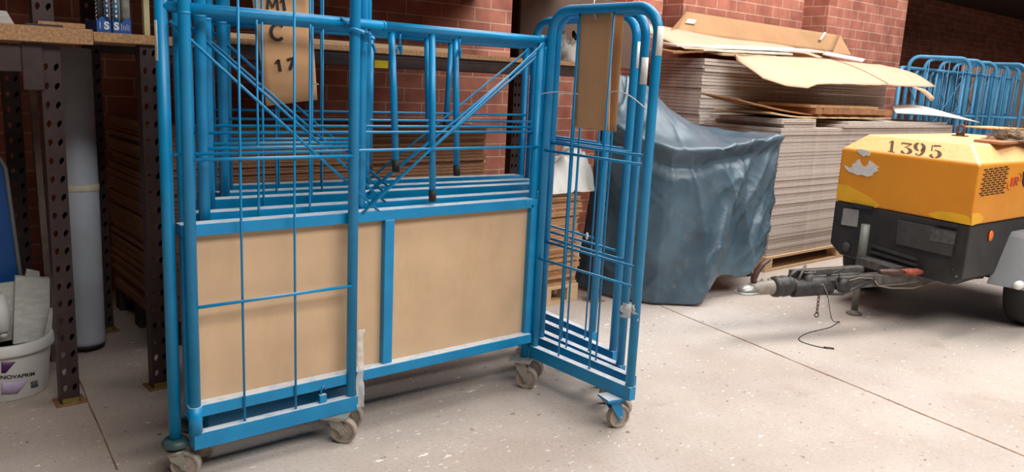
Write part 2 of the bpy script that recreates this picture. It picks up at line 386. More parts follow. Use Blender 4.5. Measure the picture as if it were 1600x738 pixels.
def add_gate(root, hinge, ang, blue, zb, bars, sticker=None, h=1.81, w=.63, wires=(.205, .415), sleeves=True):
    M = Matrix.Translation(hinge) @ Matrix.Rotation(ang, 4, 'Z')
    r = .0205; R = .11; mb = MB()
    pts = [Vector((0, 0, zb+.01))] + [Vector((0, 0, h-R))] + arc(Vector((R, 0, h-R)), PI, PI/2, R, 8, EX, EZ)[1:] \
        + arc(Vector((w-R, 0, h-R)), PI/2, 0, R, 8, EX, EZ) + [Vector((w, 0, zb+.01))]
    mb.tube(pts, r, 12)
    mb.box((-.012, -.021, zb), (w+.021, .016, zb+.06))
    if sleeves:
        hk = [Vector((w+.03*math.cos(a), .03*math.sin(a)-.004, 1.645+.006*math.sin(2*a))) for a in [PI*.75+2*PI*.85*i/14 for i in range(15)]]
        hook_pts = hk+[hk[-1]+Vector((-.03, .0, .03)), hk[-1]+Vector((-.05, .0, .045))]
    else: hook_pts = None
    if sleeves:
        mb.tube([(0, 0, zb+.055), (0, 0, zb+.16)], .0245, 12); mb.tube([(0, 0, 1.655), (0, 0, 1.662)], .022, 12)
    g = part(mb, 'side_gate', blue, root, xf=M)
    if hook_pts: part(MB().tube(hook_pts, .006, 8), 'latch_hook', blue, g, xf=M)
    for z in bars:
        part(MB().tube([(.01, -.012, z), (w-.01, -.012, z)], .0062, 8), 'gate_bar', blue, g, xf=M)
    for x in wires:
        part(MB().tube([(x, -.004, zb+.04), (x+rnd(-.004, .004), -.004, 1.0), (x, -.004, h-.01)], .0046, 6), 'gate_wire', blue, g, xf=M)
    if sticker:
        z0, z1, a0, a1, at = sticker
        def fs(u, v):
            a = a0+(a1-a0)*u; return Vector((at+.0213*math.cos(a), .0213*math.sin(a), z0+(z1-z0)*v))
        part(MB().grid(fs, 8, 1, .0006), 'sticker', PAPER, g, xf=M, label='white paper sticker')
    return g

def add_caster(root, pos, ang, top, cap=False, plate_m=None):
    M = Matrix.Translation(pos) @ Matrix.Rotation(ang, 4, 'Z')
    mb = MB(); r = .053
    zt = top-.0
    if not cap: mb.box((-.052, -.045, zt-.012), (.052, .045, zt-.001))
    mb.lathe([(.03, zt-.03), (.034, zt-.024), (.034, zt-.012)], None, 16)
    # fork: two swept cheeks that lean back to the axle
    for s in (-1, 1):
        y0 = s*.024-.0018
        pr = [(-.022, zt-.026), (.030, zt-.026), (.046, r+.010), (.044, r-.012), (.026, r-.014), (.016, r+.006), (-.014, zt-.05)]
        mb.extrude([(x, y0, z) for x, z in pr], (0, .0036, 0))
    mb.box((-.022, -.026, zt-.032), (.030, .026, zt-.024))
    c = part(mb, 'caster', plate_m or ZINC, root, xf=M)
    wm = MB(); Mx = Matrix.Translation((.034, 0, r)) @ Matrix.Rotation(PI/2, 4, 'X')
    wm.lathe([(.004, -.019), (.014, -.019), (.015, -.013), (.040, -.012), (.042, -.017), (.050, -.017), (r, -.012), (r, .012), (.050, .017), (.042, .017), (.040, .012), (.015, .013), (.014, .019), (.004, .019)], Mx, 24, False)
    wo = part(wm, 'wheel', BEIGEW, c, xf=M)
    part(MB().tube([M @ Vector((.034, -.029, r)), M @ Vector((.034, .029, r))], .007, 8), 'axle', ZINC, c)
    if cap:
        part(MB().lathe([(.03, zt-.004), (.046, zt), (.048, zt+.014), (.04, zt+.026), (.02, zt+.028)], None, 20), 'caster_cap', DISC, c, xf=Matrix.Translation(pos))
    return c

def roll_cage(name, label, loc, group, k=0, blue=BLUE, rail=.945, bars=(1.175, .655), wire=1.19, pole=None, hooks=(), gate_l=0.0, gate_r=-PI/2, stick=None, lsticker=None, scale=1.0, rz=0.0, brd=True, wires=(.205, .415), h=1.81, hl=0.0, W=1.675, posth=None):
    root = thing(name, label, 'roll cage', loc, rz, group); root.scale = (scale,)*3
    mb = MB()
    mb.tube([(0, 0, .135), (0, 0, posth or h-.06)], .0215, 14)
    mb.tube([(W, .0, .135), (W, 0, 1.70)], .0205, 12)
    mb.tube([(0, -.004, 1.677), (W*.5, -.004, 1.677)], .0185, 12); mb.tube([(W*.5, -.004, 1.677), (W+.055, -.004, 1.677)], .0178, 12)
    mb.tube([(W*.5-.004, -.004, 1.677), (W*.5+.004, -.004, 1.677)], .0198, 12)
    part(mb, 'back_frame', blue, root)
    mb = MB(); mb.box((.035, -.028, rail-.043), (W-.018, .034, rail)); mb.box((W-.07, -.03, rail-.03), (W+.012, -.027, rail-.004))
    part(mb, 'top_rail', blue, root, bevel=.003)
    part(MB().box((.035, -.05, .236), (W-.005, .012, .281)), 'bottom_rail', blue, root, bevel=.003)
    part(MB().box((.848, -.03, .281), (.892, .008, rail-.043)), 'middle_stile', blue, root, bevel=.002)
    part(MB().box((W-.03, -.028, .236), (W+.012, .012, rail-.006)), 'end_stile', blue, root, bevel=.002)
    part(MB().box((.036, -.02, .281), (.056, .008, rail-.043)), 'end_stile', blue, root, bevel=.002)
    if brd: part(MB().box((.045, .0, .27), (W-.02, .006, rail-.01)), 'board', BOARD, root, label='tan hardboard panel')
    for a, b in (((.02, -.02, 1.63), (.80+.02, -.024, rail-.004)), ((W-.01, -.02, 1.655), (.74, -.031, rail-.004))):
        part(MB().tube([a, b], .0056, 8), 'brace_rod', blue, root)
    part(MB().tube([(.02, -.018, wire), (W, -.018, wire)], .0056, 8), 'cross_wire', blue, root)
    if pole:
        for (xa, xb, zb_) in pole:
            po = part(MB().tube([(xa, .0, 1.665), (xb, .006, zb_)], .0145, 12), 'swing_pole', blue, root)
            dv = (Vector((xb, .006, zb_))-Vector((xa, 0, 1.665))).normalized(); e = Vector((xb, .006, zb_))
            part(MB().tube([e-dv*.045, e+dv*.004], .0162, 12), 'rubber_cap', BLACKR, po, label='black rubber end cap')
    for hx, sp in hooks:
        mb = MB().tube([(hx, 0, 1.662), (hx, 0, 1.60)], .0045, 8)
        for s in (-1, 1): mb.tube([(hx, 0, 1.602), (hx+s*.016*sp, .004, 1.606), (hx+s*.028*sp, .006, 1.585), (hx+s*.030*sp, .008, 1.572)], [.007, .009, .009, .004], 8, flat=.5)
        part(mb, 'wing_nut', blue, root)
    add_gate(root, Vector((.056, -.052, 0)), gate_l, blue, .125, bars, None, h=h+hl, wires=wires)
    gr = add_gate(root, Vector((W+.03, -.035, 0)), gate_r, blue, .152, bars, stick, h=h, wires=wires, sleeves=False)
    if lsticker:
        z0, z1 = lsticker
        fs = lambda u, v: Vector((.0222*math.cos(PI*(.75+.45*u)), .0222*math.sin(PI*(.75+.45*u)), z0+(z1-z0)*v))
        part(MB().grid(fs, 6, 1, .0006), 'sticker', PAPER, root, label='white paper sticker')
    add_caster(root, Vector((.0, .0, 0)), -.55, .128, cap=True)
    add_caster(root, Vector((.615, -.055, 0)), -.72, .124)
    add_caster(root, Vector((W-.03, -.01, 0)), -.95, .15, plate_m=ZINC)
    add_caster(root, Vector((W+.0, -.60, 0)), -.25 if k == 0 else rnd(-1.2, -.3), .151, plate_m=BLUE if k == 0 else ZINC)
    return root

G1 = 'nested blue roll cages'
X0, Y0 = .862, 2.85
DX = [0, .097, .178, .304, .43]; DY = [0, .13, .30, .48, .77]; RZ = [0, -1.35, -3.0, -3.7, -4.4]
names = ['front blue roll cage with bare tan board, nearest of the nested row',
         'second blue roll cage from the front in the nested row',
         'third blue roll cage from the front, middle of the nested row',
         'fourth blue roll cage from the front in the nested row',
         'rearmost blue roll cage of the nested row, closest to the rack beam']
def lx(x, y, k): return atY(x, y, Y0+DY[k]).x-X0-DX[k]
poles = [[(lx(675, 56, 0), lx(678, 278, 0), .965)],
         [(lx(608, 52, 1), lx(616, 262, 1), atY(616, 266, Y0+DY[1]).z)],
         [(lx(700, 58, 2), lx(703, 268, 2), atY(703, 271, Y0+DY[2]).z)],
         [(lx(656, 56, 3), lx(660, 228, 3), atY(660, 240, Y0+DY[3]).z), (lx(572, 50, 3), lx(570, 250, 3), atY(570, 266, Y0+DY[3]).z)],
         [(lx(690, 60, 4), lx(683, 180, 4), atY(683, 200, Y0+DY[4]).z)]]
stk = [(1.615, 1.73, -1.1, .65, .63), (1.53, 1.68, -1.4, .5, .63), (1.50, 1.615, -1.3, .5, .63), (1.57, 1.69, -.5, .7, .63), (1.5, 1.6, -.4, .5, .63)]
hooks = [[(lx(577, 60, 0), 1.0), (lx(625, 66, 0), .35), (lx(718, 72, 0), .3)], [], [], [], []]
cages = []
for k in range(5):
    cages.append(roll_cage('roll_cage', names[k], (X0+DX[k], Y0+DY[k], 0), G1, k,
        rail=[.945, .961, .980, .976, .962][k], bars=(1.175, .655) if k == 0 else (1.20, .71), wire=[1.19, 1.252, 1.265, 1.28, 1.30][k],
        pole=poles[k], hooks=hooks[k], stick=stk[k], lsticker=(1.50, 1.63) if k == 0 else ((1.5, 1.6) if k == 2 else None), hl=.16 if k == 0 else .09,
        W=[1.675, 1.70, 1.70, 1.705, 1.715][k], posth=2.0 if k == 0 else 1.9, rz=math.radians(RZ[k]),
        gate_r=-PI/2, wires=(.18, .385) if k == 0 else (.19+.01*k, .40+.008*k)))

def stroke(pts, ws):
    """didone style stroke: pts in glyph px, widths per point -> quads"""
    out = []
    for (a, wa), (b, wb_) in zip(zip(pts, ws), list(zip(pts, ws))[1:]):
        d = Vector((b[0]-a[0], b[1]-a[1])); 
        if d.length < 1e-6: continue
        nn = Vector((-d.y, d.x)).normalized()
        out.append([(a[0]+nn.x*wa/2, a[1]+nn.y*wa/2), (b[0]+nn.x*wb_/2, b[1]+nn.y*wb_/2), (b[0]-nn.x*wb_/2, b[1]-nn.y*wb_/2), (a[0]-nn.x*wa/2, a[1]-nn.y*wa/2)])
    return out
# cardboard cards tied to the cages
def sign(label, P, th, m, normal, ties=()):
    """P: four corners TL, TR, BR, BL in the world"""
    t = thing('cardboard_sign', label, 'sign', P[3])
    def fn(u, v):
        a = P[3].lerp(P[2], u); b = P[0].lerp(P[1], u); q = a.lerp(b, v)
        return q+normal*(.006*math.sin(PI*v)*math.sin(2.3*u+.6))
    part(MB().grid(fn, 8, 12, th), 'card', m, t, P[3])
    for pts in ties: part(MB().tube(pts, .0026, 6), 'tie_wire', PAPER, t, P[3], label='white plastic tie')
    return t
XG = X0+1.675+.03+.018
A_ = [atX(905, 12, XG), atX(958, 13, XG), atX(951, 204, XG), atX(897, 199, XG)]
def sag(a, b, d, n=8): return [a.lerp(b, i/n)+Vector(d)*math.sin(PI*i/n) for i in range(n+1)]
sign('tan cardboard card tied upright to the open gate of the front roll cage', A_, .004, CARD, Vector((-1, 0, 0)),
     [sag(atX(903, 147, XG-.006), atX(838, 149, XG-.05), (-.01, 0, .012)), sag(atX(951, 144, XG-.006), atX(1010, 171, XG-.045), (-.012, 0, .028)),
      sag(atX(932, 30, XG-.006), atX(929, 0, XG-.012), (-.012, 0, 0))])
XG2 = XG+.085
A2 = [atX(930, 18, XG2), atX(975, 20, XG2), atX(962, 206, XG2), atX(920, 202, XG2)]
sign('brown cardboard card on the second roll cage, mostly hidden behind the front card', A2, .004, CARDM, Vector((-1, 0, 0)))
YS = Y0+DY[3]-.10
S_ = [atY(389, -40, YS), atY(482, -40, YS), atY(496, 156, YS), atY(416, 166, YS)]
sg = sign('tilted cardboard card lettered M1 C 17 hanging inside the nested cages', S_, .004, CARD, Vector((0, -1, 0)),
          [sag(atY(412, 138, YS-.006), atY(402, 139, YS-.02), (0, -.01, 0)), sag(atY(489, 131, YS-.006), atY(497, 132, YS-.02), (0, -.01, 0))])
ex = (S_[2]-S_[3]).normalized()
def onsign(x, y): return atY(x, y, YS-.008)
def letter(polys, name):
    mb = MB()
    for poly in polys: mb.extrude([onsign(x, y) for x, y in poly], (0, -.0012, 0))
    part(mb, 'letter', INK, sg, S_[3], label='black letter '+name)
letter(stroke([(417.5, 18), (419, -3)], [3.6, 3.6])+stroke([(419, -3), (426, 12)], [3, 3])+stroke([(426, 12), (432, -4)], [3, 3])+stroke([(432, -4), (434.5, 17)], [3.6, 3.6]), 'M')
letter(stroke([(442, -2), (445, 17)], [4.2, 4.2])+stroke([(437.5, 4), (443, -2.5)], [3, 3.2]), '1')
letter(stroke([(434+10.5*math.cos(math.radians(q_)), 50+12.5*math.sin(math.radians(q_))) for q_ in range(-42, -330, -16)], [5.0]*18), 'C')
letter(stroke([(435, 93.5), (438, 112)], [4.6, 4.6])+stroke([(430, 99.5), (435.5, 93.5)], [3.2, 3.6]), '1')
letter(stroke([(448.5, 94), (460, 90.5)], [4.4, 4.4])+stroke([(459.5, 89), (457, 97), (453, 109.5)], [3.6, 4.4, 4.8]), '7')
# white round tag and wrap scraps on the front cage
c = atX(917, 369, XG-.03); t = Matrix.Translation(c) @ Matrix.Rotation(PI/2, 4, 'Y') @ Matrix.Rotation(.6, 4, 'X')
single(MB().lathe([(.001, -.004), (.014, -.004), (.0175, 0), (.014, .004), (.001, .004)], t, 16), 'plastic_tag', WHITEP, 'round white plastic tag clipped to a wire of the front open gate', 'tag', c)
def crumple(c, ax, ay, amp, nu, nv, seed, f=14):
    c, ax, ay = Vector(c), Vector(ax), Vector(ay); nn = ax.cross(ay).normalized()
    def fn(u, v):
        q = c+ax*(u-.5)+ay*(v-.5); s = Vector((seed, seed*2.1, 0))
        d = noise.noise(q*f+s); e = noise.noise(q*f*2.3+s*2); w = .75+.45*noise.noise(Vector((v*4+seed, seed, 0)))
        return c+ax*((u-.5)*w)+ay*(v-.5)+nn*(amp*(d+.5*e))
    return MB().grid(fn, nu, nv, .0008)
q = Vector((X0+.056+.63+.03, Y0-.075, .0))
single(crumple(q+Vector((.0, 0, .30)), (.04, .0, 0), (0, 0, .34), .02, 8, 26, 3.3, 18), 'wrap_scrap', FILM, 'strip of clear wrap dangling from the folded gate above a caster', 'plastic wrap', q+Vector((0, 0, .13)))
q2 = atX(982, 487, XG-.045)
single(crumple(q2, (.02, -.09, 0), (0, 0, .07), .03, 12, 12, 8.3, 22), 'wrap_scrap', FILM, 'small knot of clear wrap stuck to the outer post of the open gate', 'plastic wrap', q2)
q3 = Vector((X0+.056+.5, Y0-.055, .187))
single(MB().box((-.014, -.008, .0), (.014, .008, .032), Matrix.Translation(q3)).tube([q3+Vector((-.008, 0, .03)), q3+Vector((-.006, 0, .055)), q3+Vector((.006, 0, .066)), q3+Vector((.012, 0, .05))], .003, 6), 'padlock', BLUE, 'blue painted latch block on the bottom bar of the folded gate', 'latch', q3)

# ------------------------------------------------------------------ pallet racking
def teardrop(cx, cy, s, lean):
    pts = []
    for i in range(14):
        a = 2*PI*i/14; x = .0085*math.cos(a); y = .015*math.sin(a)
        if y < 0: x *= (1+y/.02)
        pts.append((cx+s*(x+lean*y), cy+s*y))
    return pts
def upright(root, x0, y0, z0, z1, w=.075, d=.06, name='upright'):
    o = root.location
    holes = []
    z = z0+.07
    while z < z1-.03:
        holes.append(teardrop(-w*.25, z, 1.05, .12)); holes.append(teardrop(w*.25, z, 1.05, .3)); z += .0765
    me = plate([(-w/2, z0), (w/2, z0), (w/2, z1), (-w/2, z1)], holes, .002)
    M = Matrix.Translation(Vector((x0+w/2, y0, 0))-o) @ Matrix.Rotation(PI/2, 4, 'X'); me.transform(M)
    me.materials.clear(); me.materials.append(BROWN); u = link(name, me, root)
    mb = MB(); mb.box((x0, y0+.001, z0), (x0+.002, y0+d, z1)); mb.box((x0+w-.002, y0+.001, z0), (x0+w, y0+d, z1))
    mb.box((x0+.0, y0+d, z0), (x0+.018, y0+d+.002, z1)); mb.box((x0+w-.018, y0+d, z0), (x0+w, y0+d+.002, z1))
    part(mb, 'upright_channel', BROWN, u, o)
    return u
def foot(u, root, x0, y0, z0, w=.075):
    mb = MB(); mb.box((x0-.02, y0-.02, z0), (x0+w+.025, y0+.09, z0+.006)); part(mb, 'foot_plate', mat('foot_wood', (164, 122, 84), .8, .2, 30), u, root.location)
    part(MB().box((x0+.005, y0-.006, z0+.006), (x0+w-.004, y0+.05, z0+.028)), 'shim', YELT if False else mat('olive_paint', (150, 132, 62), .6, .2, 30), u, root.location, label='olive yellow shim')
YP = 3.765
rackA = thing('pallet_rack', 'brown perforated pallet rack at the far left behind the bucket', 'rack', (.665, YP, 0))
for y, nm in ((YP, 1), (YP+.95, 0)):
    u = upright(rackA, .665, y, .006, 1.545)
    foot(u, rackA, .665, y, 0)
part(MB().box((-1.6, YP-.012, 1.43), (.60, YP+.03, 1.535)), 'beam', BROWN, rackA, rackA.location, bevel=.004)
part(MB().box((-1.6, YP+.95, 1.43), (.60, YP+.99, 1.535)), 'beam', BROWN, rackA, rackA.location, bevel=.004)
part(MB().box((.60, YP-.014, 1.36), (.675, YP-.004, 1.545)), 'beam_bracket', BROWN, rackA, rackA.location, bevel=.003)

rackB = thing('pallet_rack', 'long brown pallet rack with yellow beam tag behind the nested cages', 'rack', (1.04, YP-.02, 0))
X3 = atY(941, 300, YP-.03).x
for x in (1.04, X3):
    for y in (YP-.02, YP+.95):
        u = upright(rackB, x, y, .006, 2.146 if y > YP+.5 else 1.562 if x < 2 else 1.72); foot(u, rackB, x, y, 0)
part(MB().box((1.115, YP-.03, 1.525), (X3, YP+.02, 1.592)).box((1.115, YP-.034, 1.572), (X3, YP-.03, 1.575)), 'beam', BROWN, rackB, rackB.location, bevel=.003)
part(MB().box((1.115, YP+.95, 1.525), (X3, YP+1.0, 1.592)), 'beam', BROWN, rackB, rackB.location, bevel=.003)
a, b = atY(586, 94, YP-.04), atY(607, 107, YP-.04)
part(MB().box((a.x, YP-.037, b.z), (b.x, YP-.0345, a.z)), 'beam_tag', YELT, rackB, rackB.location, label='small yellow plastic tag')

YB = YP-.045
single(MB().box((-1.6, YB, 1.55), (atY(145, 45, YB).x, YB+.95, 1.612)), 'shelf_board', CHIP, 'chipboard shelf board at top left above the bucket', 'shelf board', (0, YB, 1.55), bevel=.002)
single(MB().box((atY(146, 45, YB).x, YB+.004, 1.565), (1.42, YB+.95, 1.604)), 'shelf_board', CHIP, 'chipboard shelf board carrying the blue display trays', 'shelf board', (1, YB, 1.565), bevel=.002)
single(MB().box((.66, YB+.01, 1.612), (atY(134, 35, YB).x, YB+.5, 1.632)), 'board_offcut', CHIP, 'chipboard offcut lying beside the foot of the upper upright', 'offcut', (.8, YB, 1.612), bevel=.002)
single(MB().box((1.425, YB, 1.592), (X3-.02, YB+.98, 1.618)), 'shelf_board', CHIP, 'long chipboard shelf board on the rack beam behind the cages', 'shelf board', (2.5, YB, 1.592), bevel=.002)
single(MB().box((1.43, YB+.03, 1.618), (atY(727, 80, YB).x, YB+.60, 1.642)), 'shelf_board', PALE, 'pale wooden board lying on top of the long chipboard shelf', 'board', (2, YB, 1.618), bevel=.002)
up = thing('rack_upright', 'brown perforated upright with foot plate standing on the top left shelf', 'upright', (atY(68, 37, YB+.03).x-.037, YB+.03, 1.612))
ux, uy = up.location.x, up.location.y
upright(up, ux, uy, 1.618, 2.146)
part(MB().box((ux-.03, uy-.03, 1.612), (ux+.10, uy+.09, 1.62)), 'foot_plate', BROWN, up, up.location)
# unseen deck added above the rack to shade its bays and wall
struct(MB().box((-2.6, YP-.46, 2.148), (X3+.3, YR-.02, 2.19)), 'trim_7', CHIP)

# ------------------------------------------------------------------ left bay contents
bcy = atZ(25, 626).y+.152
KB = 1.04; bc = Vector((atY(84, 528, bcy).x-.192*KB, bcy, 0)); BZ = atY(84, 512, bcy).z/.276
bk = thing('bucket', 'white plastic bucket with purple print standing beside the left upright', 'bucket', bc)
mb = MB(); mb.lathe([(r_*KB, z_*BZ) for r_, z_ in [(.0, .0), (.150, .0), (.156, .008), (.176, .205), (.180, .222)]], None, 56)
mb.lathe([(r_*KB, z_*BZ) for r_, z_ in [(.181, .222), (.190, .222), (.192, .232), (.190, .268), (.184, .276), (.172, .276), (.168, .262), (.140, .02), (.0, .02)]], None, 56)
part(mb, 'bucket_body', WHITEP, bk)
def bR(z): return KB*(.156+.020*(z/BZ-.008)/.197)
def bucket_patch(cor, m, name, off=.0014, lab=None):
    """cor: quad of pixels TL TR BR BL mapped on the bucket wall"""
    def hit(x, y):
        v = ray(x, y); lo, hi = 1e-4, 1
        o2 = O-bc
        # march along the ray to the cone
        t = .0015
        while t < .01:
            p = o2+v*t
            R = bR(p.z)+off
            if math.hypot(p.x, p.y) < R: return p
            t += .0000008*5
        return o2+v*.003
    P = [hit(*c) for c in cor]
    def fn(u, v):
        q = (P[3].lerp(P[2], u)).lerp(P[0].lerp(P[1], u), v)
        R = bR(q.z)+off; s = R/math.hypot(q.x, q.y); return Vector((q.x*s, q.y*s, q.z))
    return part(MB().grid(fn, 10, 2, .0004), name, m, bk, label=lab)
bucket_patch([(2, 566.5), (24, 565.5), (9, 583), (2, 583)], PURP, 'print_band', lab='dark purple print')
bucket_patch([(2, 598), (44, 593), (27, 616), (2, 617)], LILAC, 'print_band', lab='pale lilac print')
bucket_patch([(46.5, 597), (58, 594), (59, 604), (48, 607)], GREYI, 'barcode', lab='grey barcode')
# the word on the bucket, wrapped round the wall
def bucket_text(body, px, sz):
    me = text_mesh(body, sz, Matrix.Identity(4), extrude=.0, align='LEFT', bold=.0006)
    xs = [v.co.x for v in me.vertices]; x0, x1 = min(xs), max(xs)
    A, B = px
    def ang(x, y):
        v = ray(x, y); t = .0015; o2 = O-bc
        while t < .01:
            p = o2+v*t
            if math.hypot(p.x, p.y) < bR(p.z)+.001: return math.atan2(p.y, p.x), p.z
            t += .000004
        return -1.8, .1
    a0, z0 = ang(*A); a1, z1 = ang(*B)
    for v in me.vertices:
        f = (v.co.x-x0)/(x1-x0); a = a0+(a1-a0)*f; z = z0+(z1-z0)*f+v.co.y; R = bR(z)+.0018
        v.co = (R*math.cos(a), R*math.sin(a), z)
    me.materials.clear(); me.materials.append(INK); o = link('lettering', me, bk); o['label'] = 'black word NOVAPRIM'
bucket_text('NOVAPRIM', ((1, 590), (53, 584)), .024)
# offcuts in the bucket
def slab(P, th, nrm): return MB().extrude(P, Vector(nrm)*th)
P = [atY(20, 552, bcy-.02), atY(60, 546, bcy-.02), atY(78, 530, bcy), atY(78, 436, bcy+.14), atY(24, 433, bcy+.14)]
single(slab(P, .022, (0, 1, .2)), 'foam_offcut', FOAM, 'large flat grey foam offcut leaning out of the white bucket', 'offcut', P[0], bevel=.002)
P = [atY(66, 545, bcy-.05), atY(80, 536, bcy-.05), atY(83, 482, bcy+.02), atY(77, 484, bcy+.02)]
single(slab(P, .012, (0, 1, .2)), 'foam_offcut', FOAM, 'narrow pale offcut in the bucket beside the upright', 'offcut', P[0], bevel=.002)
P = [atY(30, 480, bcy+.18), atY(64, 480, bcy+.18), atY(62, 425, bcy+.2), atY(42, 421, bcy+.2)]
single(slab(P, .02, (0, 1, 0)), 'foam_offcut', FOAM, 'small grey offcut sticking up behind the large flat one', 'offcut', P[0], bevel=.002)
P = [atY(-20, 540, bcy+.05), atY(26, 530, bcy+.05), atY(24, 441, bcy+.15), atY(-6, 445, bcy+.15)]
single(slab(P, .02, (0, 1, .1)), 'foam_offcut', FOAM, 'pale block standing at the back left of the bucket', 'offcut', P[0], bevel=.003)
a = atY(-4, 462, bcy-.03); b = atY(5, 520, bcy-.08)
single(MB().tube([a, a.lerp(b, .5), b], [.03, .036, .030], 14).tube([b, b+(b-a).normalized()*.022], .017, 12), 'sealant_bottle', WHITEP, 'white bottle with capped nozzle lying in the bucket at the left edge', 'bottle', a)
a = atY(4, 25, YB+.08); a.z = 1.612
single(MB().extrude([a+Vector((-.12, 0, 0)), a+Vector((.04, 0, 0)), a+Vector((.015, 0, .05)), a+Vector((-.12, 0, .055))], (0, .12, 0)), 'foam_offcut', FOAM, 'pale grey block lying on the shelf at the top left corner', 'offcut', a, bevel=.003)
# blue sheet and pole in the left bay
P = [atY(-30, 440, 4.35), atY(33, 440, 4.35), atY(8, 262, 4.35), atY(0, 248, 4.35), atY(-30, 236, 4.35)]
bb = thing('plastic_bin', 'royal blue plastic bin with grey edge in the dark left bay', 'bin', (P[1].x, 4.35, 0))
Pz = [Vector((P[0].x, 4.35, .0)), Vector((P[1].x+.02, 4.35, 0))]+P[1:]
part(MB().extrude(Pz, (0, .3, 0)), 'bin_body', BLUEP, bb, bb.location)
part(MB().tube([p+Vector((0, -.006, 0)) for p in Pz[1:]], .009, 8), 'bin_edge', GREYP, bb, bb.location, label='pale grey edge trim')
a, b = atY(57, 110, 4.5), atY(76, 430, 4.42); b2 = a+(b-a)*(a.z-.0)/(a.z-b.z)
single(MB().box((-.014, -.02, 0), (.014, .02, (a-b2).length), frame(b2, EX, (a-b2).cross(EX))), 'timber_batten', mat('grey_timber', (120, 100, 88), .8, .2, 12), 'thin timber batten leaning behind the left upright', 'batten', b2)
# leaning roll with tape band
bt = atZ(138, 541, .03); bt.y += .07; tp = atY(112, 60, 4.58); tp.z = 1.54
rl = thing('sheet_roll', 'tall pale grey roll leaning in the left bay between two uprights', 'roll', bt)
dv = (tp-bt); L_ = dv.length; dv.normalize(); rr = .098
MR = axis(bt, dv)
mb = MB(); mb.lathe([(rr*.55, -.0), (rr*.98, .0), (rr, .02), (rr*.97, L_*.5), (rr*.86, L_), (rr*.5, L_), (rr*.5, .02)], MR, 32); part(mb, 'roll_body', GREYR, rl, bt)
f = .53
part(MB().lathe([(rr*.985, L_*f), (rr*.995, L_*f+.002), (rr*.985, L_*f+.035)], MR, 32), 'tape_band', TAPE, rl, bt, label='cream tape band')
part(MB().lathe([(.0, -.02), (rr*.93, -.02), (rr*.97, .0), (.0, .0)], MR, 32), 'end_cap', BLACKR, rl, bt, label='black end')

# display trays with sealant tubes on the shelf
trays = []
for i, (xa, xb, lab) in enumerate(((150, 175, 'left blue display tray of sealant tubes on the top left shelf'), (175, 206, 'right blue display tray of sealant tubes on the top left shelf'))):
    YT = YB+.05; zf = 1.605
    A, B = atY(xa, 40, YT), atY(xb, 40, YT); w = B.x-A.x
    t = thing('display_tray', lab, 'tray', (A.x, YT, zf), 0, 'blue display trays')
    o = t.location
    n_ = 12; top = [(A.x+.003+(w-.006)*j/n_, YT, zf+.052+.012*math.sin(PI*2*(j/n_)+(-.9 if i == 0 else 2.6))) for j in range(n_+1)]
    part(MB().extrude([(A.x+.003, YT, zf), (B.x-.003, YT, zf)]+top[::-1], (0, .003, 0)), 'tray_front', TRAYB, t, o)
    mb = MB(); mb.box((A.x+.003, YT+.003, zf), (B.x-.003, YT+.20, zf+.003)); mb.box((A.x+.003, YT+.003, zf), (A.x+.006, YT+.2, zf+.05)); mb.box((B.x-.006, YT+.003, zf), (B.x-.003, YT+.2, zf+.05))
    part(mb, 'tray_shell', TRAYB, t, o)
    xs = A.x+w*(.66 if i == 0 else .22)
    textpart('S', .042, Matrix.Translation(-o) @ frame(Vector((xs, YT-.001, zf+.027)), EX, EZ), WHITEP, 'emblem', t, bold=.002).name = 'emblem'
    mb = MB()
    if i == 0: mb.box((A.x+w*.22, YT-.0015, zf+.014), (A.x+w*.28, YT-.0005, zf+.042))
    else:
        for j in range(5): mb.box((A.x+w*(.46+.09*j), YT-.0015, zf+.012+.003*(j % 2)), (A.x+w*(.49+.09*j), YT-.0005, zf+.04-.004*(j % 3)))
    part(mb, 'print_mark', LILAC, t, o)
    # the tubes: each its own thing
    for j, fx in enumerate((.27, .76)):
        R_ = .5*w*.46; px = A.x+.004+w*fx-.002; py = YT+.008+R_
        kind = (i*2+j)
        tl = ['dark sealant tube at the left end of the left blue tray', 'sealant tube with blue lettered band in the left blue tray',
              'sealant tube with teal lettered band in the right blue tray', 'silver sealant tube at the right end of the right blue tray'][kind]
        s_ = thing('sealant_tube', tl, 'tube', (px, py, zf+.003), 0, 'sealant tubes in the blue trays')
        part(MB().lathe([(.0, 0), (R_, 0), (R_, .215), (R_*.7, .222), (.008, .225), (.005, .29), (.0, .29)], None, 20), 'tube_body', [mat('dark_tube', (52, 56, 60), .4, .2, 40), TUBEG, TUBEG, TUBEG][kind], s_)
        if kind < 3:
            # banded print on the camera side
            ca = -PI/2-.42
            def band(a0, a1, m, nm, off=.0008, z0=.03, z1=.2):
                return part(MB().grid(lambda u, v: Vector(((R_+off)*math.cos(ca+a0+(a1-a0)*u), (R_+off)*math.sin(ca+a0+(a1-a0)*u), z0+(z1-z0)*v)), 6, 1, .0003), nm, m, s_)
            if kind > 0:
                band(-.25, .75, TRAYB if kind == 1 else TEAL, 'print_band')
                mb = MB()
                for q_ in range(7):
                    za = .06+.02*q_; wd = [.5, .35, .5, .42, .3, .5, .45][q_]
                    a0 = .25-wd/2
                    mb.grid(lambda u, v, za=za, a0=a0, wd=wd: Vector(((R_+.0014)*math.cos(ca+a0+wd*u), (R_+.0014)*math.sin(ca+a0+wd*u), za+.012*v)), 3, 1, .0003)
                part(mb, 'lettering', WHITEP, s_)
            mb = MB()
            for q_ in range(10):
                za = .04+.016*q_
                mb.grid(lambda u, v, za=za: Vector(((R_+.0009)*math.cos(ca-.95+.55*u), (R_+.0009)*math.sin(ca-.95+.55*u), za+.008*u+.006*v)), 4, 1, .0003)
            part(mb, 'diagonal_stripes', WHITEP if kind == 0 else INK, s_)
